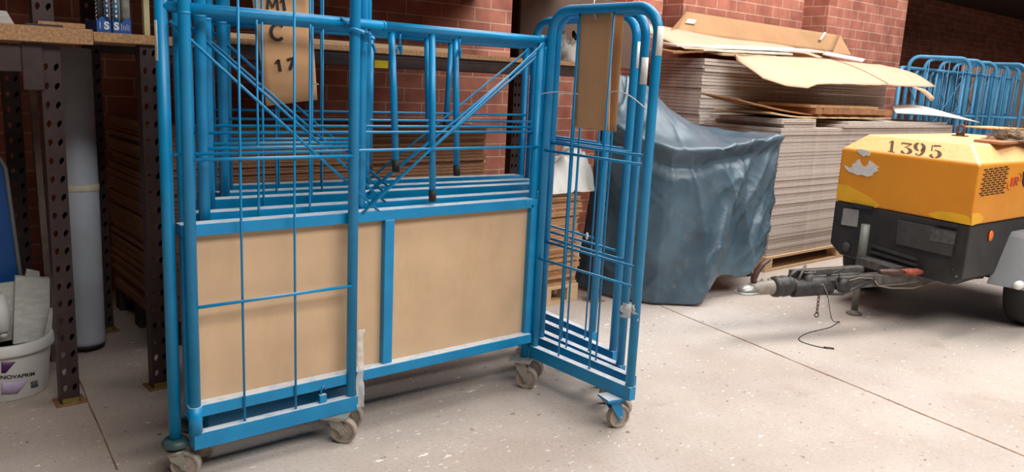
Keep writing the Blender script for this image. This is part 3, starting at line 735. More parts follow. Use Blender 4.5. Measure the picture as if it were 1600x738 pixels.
# pale post end beside the trays
p = atY(230, 40, YB+.03)
single(MB().box((p.x-.012, p.y, 1.604), (p.x+.012, p.y+.03, 1.76)), 'timber_offcut', mat('cream_paint', (196, 184, 140), .7, .1, 10), 'short cream batten standing on the shelf behind the blue cage post', 'offcut', (p.x, p.y, 1.604), bevel=.002)
# rags on the long shelf
def lump(c, rx, ry, rz_, amp, seed, m, n1=24, n2=14, f=9):
    mb = MB()
    def fn(u, v):
        a = 2*PI*u; e = PI*(v*.5)
        d = Vector((math.cos(a)*math.cos(e), math.sin(a)*math.cos(e), math.sin(e)))
        k = 1+amp*noise.noise(d*2.2+Vector((seed, 0, 0)))+amp*.5*noise.noise(d*f*.6+Vector((0, seed, 0)))
        return Vector((c[0]+rx*d.x*k, c[1]+ry*d.y*k, c[2]+max(0, rz_*d.z*k)))
    return mb.grid(fn, n1, n2)
c = atY(882, 92, YB+.15); c.z = 1.618
single(lump(c, .10, .09, .13, .8, 2.0, CLOTH), 'cloth_rag', CLOTH, 'crumpled white rag on the long shelf behind the open gates', 'rag', c)
c2 = c+Vector((.17, .02, 0))
single(lump(c2, .09, .09, .15, .7, 5.0, CLOTH), 'cloth_rag', CLOTHK, 'dark crumpled cloth on the long shelf beside the white rag', 'cloth', c2)
c3 = c+Vector((.16, -.10, 0))
single(lump(c3, .06, .04, .05, .6, 7.0, CLOTH), 'cloth_rag', CLOTH, 'small pale rag in front of the dark cloth on the shelf', 'rag', c3)
# brown panel standing on the shelf against the wall
a, b = atY(810, 40, 4.64), atY(1000, 40, 4.64)
single(MB().box((a.x, 4.62, 1.62), (b.x, 4.65, 2.14)), 'plywood_panel', PANELB, 'large plain brown panel standing upright at the back of the long shelf', 'panel', (a.x, 4.62, 1.62), bevel=.003)

# ------------------------------------------------------------------ stacks of sheets
def pallet(label, x0, x1, y0, y1, z=0.0, m=PALE, h=.13):
    t = thing('pallet', label, 'pallet', (x0, y0, z))
    o = t.location
    nb = max(3, int((y1-y0)/.16))
    for i in range(nb):
        yy = y0+(y1-y0-.1)*i/(nb-1); part(MB().box((x0, yy, z+h-.022), (x1, yy+.1, z+h)), 'deck_board', m, t, o, bevel=.002)
    for i in range(3):
        xx = x0+(x1-x0-.1)*i/2
        for j in range(3):
            yy = y0+(y1-y0-.1)*j/2; part(MB().box((xx, yy, z+.02), (xx+.1, yy+.1, z+h-.022)), 'block', m, t, o)
    for j in range(3):
        yy = y0+(y1-y0-.1)*j/2; part(MB().box((x0, yy, z), (x1, yy+.1, z+.02)), 'bottom_board', m, t, o)
    return t
def stack(name, label, cat, group, x0, x1, y0, y1, z0, z1, th, m, jit, seed, pal=None):
    rs = random.Random(seed); n_ = int((z1-z0)/th); proto = None
    for i in range(n_):
        if i % 8 == 0 or proto is None:
            mb = MB(); nx = 14
            # a sheet with slightly irregular front and left edges
            fx = [x0+(x1-x0)*k/nx for k in range(nx+1)]
            pf = [(x+(rs.uniform(-.003, .003) if 0 < k < nx else 0), y0+rs.uniform(-.004, .004)) for k, x in enumerate(fx)]
            pts = [(px-x0, py-y0, 0) for px, py in pf]+[(x1-x0, y1-y0, 0), (rs.uniform(-.003, .003), y1-y0, 0)]
            mb.extrude(pts, (0, 0, th*rs.uniform(.84, .93)))
            me = mb.mesh(name, m)
        o = link(name, me, None, (x0+rs.uniform(-jit, jit), y0+rs.uniform(-jit, jit), z0+th*i))
        tag(o, label, cat, group); proto = o
XB0, XB1 = 5.93, 9.25
stack('foam_board_sheet', 'pale grey board sheet in the lower near stack behind the yellow compressor', 'board sheet', 'sheets of the lower near stack', XB0, XB1, 3.68, 4.44, .132, 1.207, .029, GREYB, .008, 11)
pallet('pale wooden pallet under the lower near stack of grey boards', XB0-.03, XB0+2.4, 3.66, 4.44)
pallet('pale wooden pallet under the far end of the lower near stack', XB0+2.45, XB1, 3.68, 4.42)
stack('foam_board_sheet', 'pale grey board sheet in the taller rear stack against the brick wall', 'board sheet', 'sheets of the taller rear stack', XB0, XB1+.1, 4.50, 5.08, .132, 1.765, .029, GREYB, .009, 12)
pallet('wooden pallet under the taller rear stack of grey boards', XB0, XB0+2.4, 4.50, 5.08)
pallet('wooden pallet under the far end of the taller rear stack', XB0+2.45, XB1+.1, 4.50, 5.08)
# brown cardboard stacks under the rack
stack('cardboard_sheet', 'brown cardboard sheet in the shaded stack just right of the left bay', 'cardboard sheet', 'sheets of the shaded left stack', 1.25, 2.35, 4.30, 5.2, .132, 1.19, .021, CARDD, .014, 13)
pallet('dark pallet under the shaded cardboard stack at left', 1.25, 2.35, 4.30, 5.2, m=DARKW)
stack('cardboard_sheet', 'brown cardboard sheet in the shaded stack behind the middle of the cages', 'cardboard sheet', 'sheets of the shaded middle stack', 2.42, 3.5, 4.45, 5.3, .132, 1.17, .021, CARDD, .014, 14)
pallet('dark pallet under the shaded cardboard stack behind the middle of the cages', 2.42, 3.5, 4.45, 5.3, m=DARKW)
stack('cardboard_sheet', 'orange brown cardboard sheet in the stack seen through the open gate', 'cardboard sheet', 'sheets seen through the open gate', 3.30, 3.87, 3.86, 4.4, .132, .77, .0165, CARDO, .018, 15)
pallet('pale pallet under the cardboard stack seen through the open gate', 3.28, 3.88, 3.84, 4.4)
# crumpled white wrap on that stack
cc = atY(878, 272, 4.0)
def wrapfn(u, v):
    x = 3.52+.48*u+.26*v; y = 3.82+.50*v
    q = Vector((x*5, y*4, 1.3))
    z = .80+.10*min(1, v*3)+.10*noise.noise(q)+.10*abs(noise.noise(q*2.3))+.09*min(1, u*1.6)+.02*math.sin(14*u+5*v)-.15*max(0, u-.8)*5*(1-v)
    if v < .25: z -= (.25-v)*.55
    return Vector((x, y-.03*noise.noise(q*1.7), max(z, .772)))
single(MB().grid(wrapfn, 40, 24, .003), 'paper_wrap', WHITEP, 'crumpled white sheet heaped on the cardboard stack behind the open gate', 'wrapping sheet', (3.3, 3.85, .775))

# ---- loose sheets and cardboard on the grey stacks
def lsheet(name, label, cat, C, th, m, sagf=None, nu=24, nv=10, jag=0.0, seed=0):
    """C: corners back-left, back-right, front-right, front-left"""
    C = [Vector(c) for c in C]
    def fn(u, v):
        q = C[3].lerp(C[2], u).lerp(C[0].lerp(C[1], u), v)
        if sagf: q = q+Vector(sagf(u, v))
        if jag: q += Vector((0, jag*noise.noise(Vector((u*9+seed, 3.1*v, seed)))*(1-v), 0))
        return q
    return single(MB().grid(fn, nu, nv, th), name, m, label, cat, C[3])
ZT = 1.768
# big flattened box on the rear stack: base and raised rear flap
bx = thing('cardboard_box', 'large flattened cardboard box with raised rear flap on the taller stack', 'cardboard box', (5.85, 4.52, ZT))
o = bx.location
B_ = [atY(1035, 84, 4.56), atY(1255, 84, 4.56)]
def base(u, v):
    x = 5.55+(8.3-5.55)*u; y = 4.50+.62*v
    return Vector((x+.1*(1-v)*(1-u), y, ZT+.05+.17*v+.01*math.sin(9*u)+.06*(1-u)*(v)))
part(MB().grid(base, 24, 8, .006), 'box_base', CARDL, bx, o)
f0, f1, f2, f3 = atY(1058, 50, 5.10), atY(1302, 82, 5.10), atY(1313, 55, 5.24), atY(1073, 18, 5.24)
part(MB().grid(lambda u, v: f0.lerp(f1, u).lerp(f3.lerp(f2, u), v)+Vector((0, .015*math.sin(3*u), 0)), 20, 6, .006), 'box_flap', CARDM, bx, o)
g0 = atY(1044, 52, 4.95)
part(MB().extrude([g0, f0, f3], (.004, .006, 0)), 'box_end_flap', CARDM, bx, o)
h1 = atY(1330, 86, 5.04)
part(MB().extrude([f1, h1, f2], (.0, .006, .003)), 'box_end_flap', CARDM, bx, o)
def facept(x, y): return atP(x, y, f0, (f1-f0).cross(f3-f0).normalized())-Vector((0, .008, 0))
s0, s1, s2, s3 = facept(1069, 36), facept(1084, 38), facept(1087, 31), facept(1073, 29)
part(MB().grid(lambda u, v: s0.lerp(s1, u).lerp(s3.lerp(s2, u), v)+Vector((0, -.006, 0)), 4, 2, .001), 'sticker', PAPER, bx, o, label='white paper sticker')
s0, s1, s2, s3 = facept(1276, 62), facept(1280, 63), facept(1288, 51), facept(1284, 50)
part(MB().grid(lambda u, v: s0.lerp(s1, u).lerp(s3.lerp(s2, u), v)+Vector((0, -.022, 0)), 4, 2, .001), 'tape_strip', PAPER, bx, o, label='pale tape strip')
# splintered panel strips on the box
for i, (xa, ya, xb, yb, Y, m, lab) in enumerate((
        (1058, 70, 1292, 81, 4.53, WHITEB, 'uppermost long pale splintered panel strip on the flattened box'),
        (1100, 77, 1240, 84, 4.49, WHITEB, 'short pale panel strip under the uppermost one on the box'),
        (1128, 84, 1215, 88, 4.46, PALE, 'pale splintered strip at the front left edge of the box'),
        (1052, 81, 1102, 79, 4.50, HARDB, 'brown broken batten at the left end of the box'))):
    a, b = atY(xa, ya, Y), atY(xb, yb, Y); z = ZT+.028+.02*(3-i)
    a.z = max(a.z, ZT+.01); b.z = max(b.z, ZT+.01)
    def fn(u, v, a=a, b=b, i=i): 
        q = a.lerp(b, u); return Vector((q.x, q.y+.22*v+.012*noise.noise(Vector((u*14, i*3.3, v*3))), q.z+.03*v+.004*noise.noise(Vector((u*6, i, 0)))))
    single(MB().grid(fn, 30, 3, .016), 'panel_strip', m, lab, 'panel strip', a)
# big floppy pale cardboard sheet over the near stack
FB = [(1147, 88, 4.42), (1200, 87, 4.46), (1290, 92, 4.5), (1372, 101, 4.5), (1400, 106, 4.5)]
FF = [(1150, 93, 4.36), (1192, 123, 4.0), (1228, 134, 3.86), (1262, 138, 3.74), (1276, 132, 3.74), (1300, 131, 3.72), (1340, 132, 3.74), (1380, 133, 3.8), (1420, 135, 3.9), (1463, 136, 4.0)]
def curve(L, u):
    s = u*(len(L)-1); i = min(int(s), len(L)-2); f_ = s-i
    return tuple(L[i][k]*(1-f_)+L[i+1][k]*f_ for k in range(3))
def floppy(u, v):
    a = atY(*curve(FF, u)); b = atY(*curve(FB, u)); q = a.lerp(b, v)
    q.z += .035*math.sin(PI*v)+.008*noise.noise(q*4); return q
fl = thing('cardboard_sheet', 'big pale floppy cardboard sheet sagging over the lower near stack', 'cardboard sheet', atY(1262, 138, 3.74))
part(MB().grid(floppy, 54, 14, .005), 'sheet', CARDL, fl, fl.location)
cr = [floppy(.80-.27*t_, .02+.93*t_)+Vector((0, -.002, .004)) for t_ in [i/12 for i in range(13)]]
part(MB().tube(cr, .0035, 5), 'crease', CARDM, fl, fl.location, label='dark fold line')
a, b, c, d = atY(1425, 136, 3.85), atY(1437, 137, 3.85), atY(1461, 154, 3.80), atY(1455, 158, 3.80)
part(MB().grid(lambda u, v: a.lerp(d, u).lerp(b.lerp(c, u), v)+Vector((0, 0, .02*math.sin(PI*u))), 8, 2, .004), 'torn_strip', CARDL, fl, fl.location, label='torn strip hanging below the tip')
# more back boards behind the floppy sheet at right
lsheet('panel_strip', 'thin pale board lying at the back edge behind the floppy sheet', 'panel strip', [atY(1290, 80, 4.85), atY(1352, 92, 4.85), atY(1348, 96, 4.55), atY(1285, 84, 4.55)], .012, WHITEB)
# loose boards between the near stack and the floppy sheet
ZN = .132+.029*37+.001
def xat(x, y, Y): return atY(x, y, Y).x
single(MB().box((6.03, 3.71, ZN), (6.52, 4.40, ZN+.027)), 'foam_board_sheet', GREYB, 'short grey board lying under the thick white edged board at the near corner', 'board sheet', (6.03, 3.71, ZN), bevel=.001)
single(MB().box((5.97, 3.70, ZN+.030), (6.50, 4.42, ZN+.072)).box((6.0, 3.695, ZN+.046), (6.49, 3.70, ZN+.049)), 'foam_board_sheet', GREYB, 'thick white edged board lying on top at the near corner of the lower stack', 'board sheet', (5.97, 3.70, ZN+.03), bevel=.001)
for i, (zz, xr, nm) in enumerate(((ZN, 9.2, 'lower'), (ZN+.028, 9.1, 'upper'))):
    single(MB().box((6.92+.1*i, 3.66+.02*i, zz), (xr, 4.40, zz+.026)), 'foam_board_sheet', GREYB, nm+' of the two loose grey boards under the bright white sheet at right', 'board sheet', (6.92, 3.66, zz), bevel=.001)
def flat(name, lab, cat, x0, x1, y0, y1, z, th, m, zf=None, jag=.03, seed=0, nu=40, nv=6):
    def fn(u, v):
        j = jag*(noise.noise(Vector((u*16+seed, seed, 0)))+.4*noise.noise(Vector((u*50+seed, seed, 3))))*(1-v); e = jag*.5*noise.noise(Vector((v*7, seed, 5)))*(1-u)
        return Vector((x0+(x1-x0)*u+e, y0+(y1-y0)*v+j, z+th+(zf(u, v) if zf else 0)))
    return single(MB().grid(fn, nu, nv, th), name, m, lab, cat, (x0, y0, z))
flat('fibreboard_sheet', 'orange edged fibreboard lying under the curled brown one', 'fibreboard', xat(1196, 163, 3.80), 7.95, 3.74, 4.3, ZN+.077, .013, PALE, lambda u, v: .035*max(0, 1-u*4)**1.5, .03, 5)
flat('fibreboard_sheet', 'warped brown fibreboard with light edge curling up at its left end', 'fibreboard', xat(1142, 150, 3.85), 7.9, 3.78, 4.14, ZN+.096, .012, HARDB, lambda u, v: .115*max(0, 1-u/.52)**1.6+.03*v*max(0, 1-u/.5), .03, 3)
flat('fibreboard_sheet', 'dark brown board beneath the rough edged one under the floppy sheet', 'fibreboard', xat(1276, 166, 3.74), 7.95, 3.74, 4.3, ZN+.115, .05, HARDB, None, .05, 9)
flat('fibreboard_sheet', 'brown board with rough front edge under the middle of the floppy sheet', 'fibreboard', xat(1268, 155, 3.76), 7.7, 3.76, 4.3, ZN+.168, .022, CARDM, None, .05, 7)
lsheet('laminate_sheet', 'bright white laminate sheet projecting to the right above the compressor roof', 'laminate sheet', [atY(1391, 165, 4.25), atY(1452, 168, 4.2), atY(1531, 191, 3.56), atY(1400, 176, 3.72)], .007, WHITEB, lambda u, v: (0, 0, .02*math.sin(PI*u)), 24, 8)

# ------------------------------------------------------------------ tarpaulin-covered bench
tb = thing('work_bench', 'black legged bench hidden under the blue grey tarpaulin', 'bench', (4.55, 3.42, 0))
o = tb.location
L1, L2 = atZ(1078, 475), atZ(1180, 434)
part(MB().box((4.50, 3.56, 1.0), (5.50, 4.08, 1.04)), 'bench_top', DARKW, tb, o)
for p in (L1, L2, Vector((4.62, 4.05, 0)), Vector((5.55, 4.05, 0))):
    q = Vector((p.x, p.y+.05, 0)); hw = .022
    part(MB().box((q.x-hw, q.y-hw+.02, 0), (q.x+hw, q.y+hw+.02, .96)), 'leg', BLACKR, tb, o)
part(MB().box((4.55, 4.0, .30), (5.58, 4.04, .36)).box((4.52, 3.42, .30), (4.56, 4.0, .34)), 'stretcher', BLACKR, tb, o)
part(MB().box((4.48, 3.90, 1.06), (4.68, 4.10, 1.40)), 'raised_box', DARKW, tb, o)
def lerp1(tab, s):
    for (a, va), (b, vb) in zip(tab, tab[1:]):
        if s <= b: f_ = (s-a)/(b-a); f_ = f_*f_*(3-2*f_) if False else f_; return va+(vb-va)*f_ if not isinstance(va, tuple) else tuple(x+(y-x)*f_ for x, y in zip(va, vb))
    return tab[-1][1]
PATH = [(0, (4.12, 4.10)), (.14, (4.14, 3.72)), (.22, (4.25, 3.46)), (.32, (4.50, 3.33)), (.55, (5.0, 3.345)), (.76, (5.44, 3.42)), (.84, (5.62, 3.50)), (.90, (5.71, 3.70)), (1, (5.71, 4.12))]
HEM = [(0, .02), (.14, .015), (.30, .012), (.345, .02), (.385, .12), (.43, .18), (.50, .175), (.56, .14), (.62, .15), (.70, .18), (.78, .22), (.82, .33), (.88, .36), (1, .36)]
RIDGE = [(0, (4.40, 4.12, 1.58)), (.2, (4.52, 4.05, 1.56)), (.32, (4.66, 4.05, 1.50)), (.42, (4.80, 4.05, 1.38)), (.52, (5.02, 4.05, 1.265)), (.62, (5.25, 4.05, 1.21)), (.8, (5.48, 4.0, 1.175)), (1, (5.60, 4.12, 1.15))]
EDGE = [(0, (4.20, 4.05, 1.30)), (.14, (4.22, 3.70, 1.16)), (.24, (4.34, 3.48, 1.09)), (.34, (4.55, 3.39, 1.09)), (.56, (5.02, 3.40, 1.13)), (.76, (5.38, 3.46, 1.18)), (.84, (5.52, 3.54, 1.165)), (.90, (5.58, 3.74, 1.14)), (1, (5.58, 4.1, 1.11))]
FOLDS = [(.79, .27, .60, .95, .055, .10), (.79, .27, .68, 1.0, .050, .07), (.79, .27, .74, 1.0, -.035, .06), (.79, .27, .79, 1.0, .055, .06), (.80, .27, .84, .95, -.04, .05), (.81, .27, .88, .9, .05, .05),
         (.79, .27, .50, .72, .045, .08), (.79, .27, .40, .52, .040, .07), (.55, .34, .34, 1.0, .045, .10), (.62, .40, .47, 1.0, -.04, .10), (.50, .45, .62, .92, .04, .06), (.66, .86, .80, .66, .05, .06),
         (.44, .62, .33, .98, .045, .07), (.72, .55, .60, .80, -.04, .06), (.40, .30, .52, .70, .03, .05), (.30, .35, .36, .95, .04, .06), (.90, .3, .93, 1.0, .04, .05), (.58, .98, .72, .9, .04, .05)]
def tarp(u, v):
    px, py = lerp1(PATH, u); hz = lerp1(HEM, u); r_ = Vector(lerp1(RIDGE, u)); e = Vector(lerp1(EDGE, u))
    hem = Vector((px, py, hz))
    if v < .28: q = r_.lerp(e, (v/.28)); q.z += .03*math.sin(PI*v/.28)*0
    else:
        t_ = (v-.28)/.72
        q = e.lerp(hem, t_); bow = math.sin(PI*min(1, t_*1.0))*.02
        q.y -= bow
    # outward direction of the skirt
    (ax, ay), (bx_, by) = lerp1(PATH, max(0, u-.03)), lerp1(PATH, min(1, u+.03))
    nx_, ny_ = (by-ay), -(bx_-ax); l = math.hypot(nx_, ny_) or 1; nrm = Vector((nx_/l, ny_/l, 0))
    t_ = max(0, (v-.2)/.8)
    # hanging folds that fan out from the near corner, and diagonal drags
    # folds that fan out from the near top corner down the skirt
    t2 = t_**.8
    def fold(u0, v0, u1, v1, amp, w):
        ax, ay = (u-u0)*3.2, v-v0; bx2, by2 = (u1-u0)*3.2, v1-v0; k2 = max(0, min(1, (ax*bx2+ay*by2)/(bx2*bx2+by2*by2)))
        dx2, dy2 = ax-bx2*k2, ay-by2*k2; dd = math.hypot(dx2, dy2)/w
        return amp*math.exp(-dd*1.5)*(.35+.65*math.sin(PI*min(1, .15+.85*k2)))
    d = sum(fold(*f_) for f_ in FOLDS); calm = 1-.75*max(0, min(1, (u-.76)*9))
    w1 = noise.noise(Vector((u*6+v*2.2, v*1.8-u*2, 2.2))); w2 = noise.noise(Vector((u*11-v*4.0, v*3+u*3, 7.9)))
    rid = (1-abs(noise.noise(Vector((u*10+v*6, v*3.2-u*7, 4.4)))))**8; rid2 = (1-abs(noise.noise(Vector((u*15-v*7, v*6+u*5, 9.4)))))**9
    d = d*(.55+.45*calm)+calm*(.036*w1*(.3+t_)+.004*w2+.012*rid*(.4+t_)+.004*rid2)+.008
    q += nrm*d
    if v < .3: q.z += .018*w2+.012*rid-.008
    # loose upper layer ending in a lip along the top edge
    s_ = math.exp(-((v-.29)/.030)**2)*max(0, min(1, (.84-u)*6))
    q += nrm*(.045*s_)+Vector((0, 0, .012*s_))
    s2_ = math.exp(-((v-.365)/.030)**2)*max(0, min(1, (.80-u)*5))
    q -= nrm*(.03*s2_)
    q.z = max(q.z, .008)
    return q
tp_ = thing('tarpaulin', 'blue grey tarpaulin draped over the bench beside the open roll cage gate', 'tarpaulin', (4.6, 3.5, .01))
tm = part(MB().grid(tarp, 190, 110, 0), 'cover', TARP, tp_, tp_.location)
sd = tm.modifiers.new('solid', 'SOLIDIFY'); sd.thickness = .002

# ------------------------------------------------------------------ towed compressor
TH = math.radians(78)
T_ = Vector((math.cos(TH), math.sin(TH), 0)); NF = Vector((-math.sin(TH), math.cos(TH), 0))
pr = ray(1516.8, 353.9); PR = O+pr*(5.3/pr.x)
def onF(x, y, off=0.0): return atP(x, y, PR+NF*off, NF)
PHI = math.radians(-2); SD = Vector((math.cos(PHI), math.sin(PHI), 0)); NS = Vector((math.sin(PHI), -math.cos(PHI), 0))   # side faces the camera side
def onS(x, y, off=0.0): return atP(x, y, PR+NS*off, NS)
WID = 1.022; LEN = 1.95
Rf = Vector((PR.x, PR.y, 0)); Lf = Rf+T_*WID; Rb = Rf+SD*LEN; Lb = Lf+Vector((1, .0, 0))*(LEN-.2)
cp = thing('air_compressor', 'amber and black towed air compressor numbered 1395', 'compressor', (5.45, 2.4, 0))
o = cp.location
def P3(p, z): return Vector((p.x, p.y, z))
ctr = (Rf+Lf+Rb+Lb)/4
QUAD = [Rf, Lf, Lb, Rb]
def inset(p, d):
    i = min(range(4), key=lambda k_: (QUAD[k_]-p).length); e1 = (QUAD[(i+1) % 4]-p).normalized(); e2 = (QUAD[i-1]-p).normalized()
    sn = abs(e1.cross(e2).z); return p+(e1+e2)*(d/sn)
ZB, ZM, ZR = .747, 1.122, 1.232
# canopy
mb = MB()
ring0 = [P3(p, ZB) for p in (Rf, Lf, Lb, Rb)]; ring1 = [P3(p, ZM) for p in (Rf, Lf, Lb, Rb)]
ring2 = [P3(inset(p, .13), ZR) for p in (Rf, Lf, Lb, Rb)]
vs = [[mb.bm.verts.new(q) for q in r_] for r_ in (ring0, ring1, ring2)]
for a in range(2):
    for i in range(4): mb.bm.faces.new((vs[a][i], vs[a][(i+1) % 4], vs[a+1][(i+1) % 4], vs[a+1][i]))
mb.bm.faces.new(vs[0][::-1]); mb.bm.faces.new(vs[2])
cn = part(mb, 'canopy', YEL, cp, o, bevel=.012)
# tub with chamfered lower corners at the front
mb = MB()
prof = [(.0, ZB-.004), (.0, .41), (.075, .355), (.925, .367), (WID, .434), (WID, ZB-.004)]
fr = [Rf+T_*a+Vector((0, 0, z)) for a, z in prof]
bkp = [(.0, ZB-.004), (.0, .34), (.075, .33), (.925, .34), (WID, .40), (WID, ZB-.004)]
Tb = (Lb-Rb); Tb.normalize(); wb = (Lb-Rb).length
bk_ = [Rb+Tb*(a*wb/WID)+Vector((0, 0, z)) for a, z in bkp]
va = [mb.bm.verts.new(q) for q in fr]; vb = [mb.bm.verts.new(q) for q in bk_]
mb.bm.faces.new(va); mb.bm.faces.new(vb[::-1])
for i in range(6): mb.bm.faces.new((va[i], vb[i], vb[(i+1) % 6], va[(i+1) % 6]))
tub = part(mb, 'lower_tub', BLKP, cp, o, bevel=.008)
def fdecal(px, m, name, off=.003, th=.002, parent=None, lab=None):
    P = [onF(x, y, off) for x, y in px]; return part(MB().extrude(P, -NF*th), name, m, parent or cp, o, label=lab)
def sdecal(px, m, name, off=.003, th=.002, parent=None, lab=None):
    P = [onS(x, y, off) for x, y in px]; return part(MB().extrude(P, -NS*th), name, m, parent or cp, o, label=lab)
# torn label remains on the front
def zp(L): return [(1280+x/3.209, 170+y/3.209) for x, y in L]
fdecal(zp([(186, 204), (215, 203), (252, 213), (254, 236), (232, 236), (222, 242), (206, 228), (196, 222)]), PAPER, 'torn_label', parent=cn, lab='small torn white label remnant')
fdecal(zp([(122, 284), (136, 290), (150, 298), (166, 290), (164, 274), (176, 276), (186, 262), (202, 252), (204, 268), (216, 286), (232, 292), (244, 276), (252, 260), (268, 270), (282, 284), (299, 292), (290, 304), (296, 312), (272, 322), (266, 336), (240, 342), (214, 332), (190, 334), (168, 322), (150, 318), (134, 304)]), PAPER, 'torn_label', parent=cn, lab='large torn white label remnant')
fdecal(zp([(92, 378), (140, 384), (176, 404), (214, 424), (262, 452), (300, 484), (288, 498), (180, 474), (84, 454)]), YELP, 'paint_patch', off=.0015, parent=cn, lab='lemon yellow paint patch')
fdecal(zp([(540, 530), (600, 514), (660, 520), (720, 532), (762, 548), (760, 586), (690, 572), (590, 553)]), YELP, 'paint_patch', off=.0015, parent=cn, lab='lemon yellow paint patch')
sdecal(zp([(766, 530), (800, 522), (824, 540), (818, 568), (764, 588)]), YELP, 'paint_patch', off=.0015, parent=cn, lab='lemon yellow paint patch')
# stencilled number on the bevel
bp0, bp1 = P3(Rf, ZM), P3(Lf, ZM); bt1 = ring2[0]
BN = (bp1-bp0).cross(bt1-bp0).normalized()
if BN.dot(NF) < 0: BN = -BN
def onB(x, y, off=.002): return atP(x, y, bp0+BN*off, BN)
def ell(cx, cy, rx, ry, a0, a1, n_=10, wmin=.05, wmax=.2):
    pts, ws = [], []
    for i in range(n_+1):
        a = math.radians(a0+(a1-a0)*i/n_); pts.append((cx+rx*math.cos(a), cy+ry*math.sin(a))); ws.append(wmin+(wmax-wmin)*abs(math.cos(a))**1.2)
    return stroke(pts, ws)
GL = {
 '1': stroke([(.32, .0), (.32, .98)], [.2, .2])+stroke([(.08, .03), (.26, .03)], [.05, .05])+stroke([(.38, .03), (.56, .03)], [.05, .05])+stroke([(.1, .78), (.3, .97)], [.05, .07]),
 '3': ell(.34, .28, .24, .26, -150, -95)+ell(.34, .28, .24, .26, -80, 80)+stroke([(.28, .54), (.64, .95)], [.06, .06])+stroke([(.12, .93), (.6, .93)], [.13, .13])+stroke([(.12, .93), (.12, .78)], [.06, .05])+stroke([(.1, .18), (.2, .18)], [.14, .14]),
 '9': ell(.32, .68, .22, .28, 100, 260)+ell(.32, .68, .22, .28, -75, 75)+stroke([(.54, .64), (.52, .38), (.42, .14), (.24, .02)], [.19, .17, .12, .05])+stroke([(.12, .14), (.22, .10)], [.12, .12]),
 '5': ell(.32, .30, .24, .29, -150, -95)+ell(.32, .30, .24, .29, -80, 100)+stroke([(.14, .5), (.14, .96)], [.06, .06])+stroke([(.2, .92), (.56, .97)], [.14, .1])+stroke([(.1, .18), (.2, .18)], [.14, .14]),
}
for ch, (bl, br, tl) in zip('1395', (((338, 214), (386, 221), (345, 156)), ((400, 221), (464, 229), (404, 166)), ((470, 233), (534, 241), (474, 166)), ((544, 241), (612, 249), (554, 178)))):
    f2 = lambda q: Vector((1280+q[0]/3.209, 170+q[1]/3.209))
    a, b, c = f2(bl), f2(br), f2(tl)
    mb = MB()
    for poly in GL[ch]:
        P = []
        for gx, gy in poly:
            q = a+(b-a)*(gx/.66)+(c-a)*gy; P.append(onB(q.x, q.y))
        mb.extrude(P, -BN*.0012)
    part(mb, 'stencil_digit', STEN, cn, o, label='brown stencilled digit '+ch)
# grille of slots on the right side and the round emblem
mb = MB()
def sp(x, y): return (1540+x/9.233, 240+y/9.233)
for r_ in range(12):
    yl = 238+33*r_ if True else 0
    for c_ in range(5):
        x = 250-72*c_-7*r_-(0 if r_ % 2 == 0 else -28)+22; y = 190+33*r_+ (270-x)*.16*.9
        q = [sp(x, y), sp(x+52, y-7), sp(x+51, y+9), sp(x-1, y+17)]
        mb.extrude([onS(px, py, .0025) for px, py in q], -NS*.002)
part(mb, 'grille_slots', INK, cn, o, label='dark slotted grille')
mb = MB()
for poly in stroke([(366, 478), (392, 352)], [24, 24])+stroke([(408, 472), (434, 346)], [22, 22])+stroke([(430, 352), (462, 348), (476, 366), (466, 396), (424, 408)], [16, 18, 20, 18, 14])+stroke([(440, 404), (458, 460)], [18, 24]):
    mb.extrude([onS(*sp(x, y), .003) for x, y in poly], -NS*.002)
part(mb, 'emblem_letters', REDI, cn, o, label='red letters IR')
mb = MB()
mb.tube([onS(*sp(x, y), .003) for x, y in ((370, 525), (332, 522), (312, 492), (318, 440), (336, 395))], [.001, .0022, .003, .0022, .001], 6, flat=.3)
mb.tube([onS(*sp(x, y), .003) for x, y in ((470, 285), (500, 285), (515, 310), (512, 360), (488, 415))], [.001, .0022, .003, .0022, .001], 6, flat=.3)
part(mb, 'emblem_brackets', REDI, cn, o)
sdecal([sp(545, 265), sp(600, 250), sp(600, 500), sp(548, 480), sp(528, 410), sp(540, 350)], INK, 'side_decal', parent=cn, lab='black decal')
# tub furniture
fdecal([(1318, 325.5), (1342, 328), (1339, 355), (1314, 351)], mat('pale_grey_plate', (150, 148, 146), .5, .08, 20), 'number_plate', off=.006, th=.004, parent=tub, lab='pale grey plate')
fdecal([(1403, 344), (1494, 362), (1485, 401), (1400, 381)], DGREYP, 'access_panel', off=.014, th=.014, parent=tub)
fdecal([(1455, 357), (1493, 364), (1491, 383), (1452, 376)], mat('worn_grey', (92, 90, 90), .6, .2, 40), 'worn_sticker', off=.016, th=.002, parent=tub)
for k in range(3):
    y = 383+9*k
    fdecal([(1361-3*k, y-1), (1432, y+21), (1431, y+25), (1360-3*k, y+3)], DGREYP, 'rib', off=.010, th=.010, parent=tub)
for x, y in ((1345, 322), (1478, 350)):
    a = onF(x, y, .012)
    fdecal([(x-14, y-5), (x+18, y+1), (x+17, y+7), (x-15, y+1)], BLKP, 'latch', off=.016, th=.016, parent=tub)
c = onF(1322, 386, .004); part(MB().lathe([(.0, .012), (.03, .01), (.036, 0)], axis(c, NF), 20), 'front_lamp', DGREYP, tub, o)
for x, y in ((1488, 422), (1400, 405)):
    c = onF(x, y, .004); part(MB().lathe([(.0, .003), (.008, .003), (.008, -.002)], axis(c, NF), 10), 'bolt', STEELK, tub, o)
c = onS(1548, 369, .004)
m_ = frame(c, SD, EZ)
part(MB().lathe([(.0, .008), (.026, .006), (.032, .0)], Matrix.Diagonal((1, 1, 1, 1)) @ m_ @ Matrix.Diagonal((1, 1.15, 1, 1)), 20), 'reflector', ORNG, tub, o, label='orange side reflector')
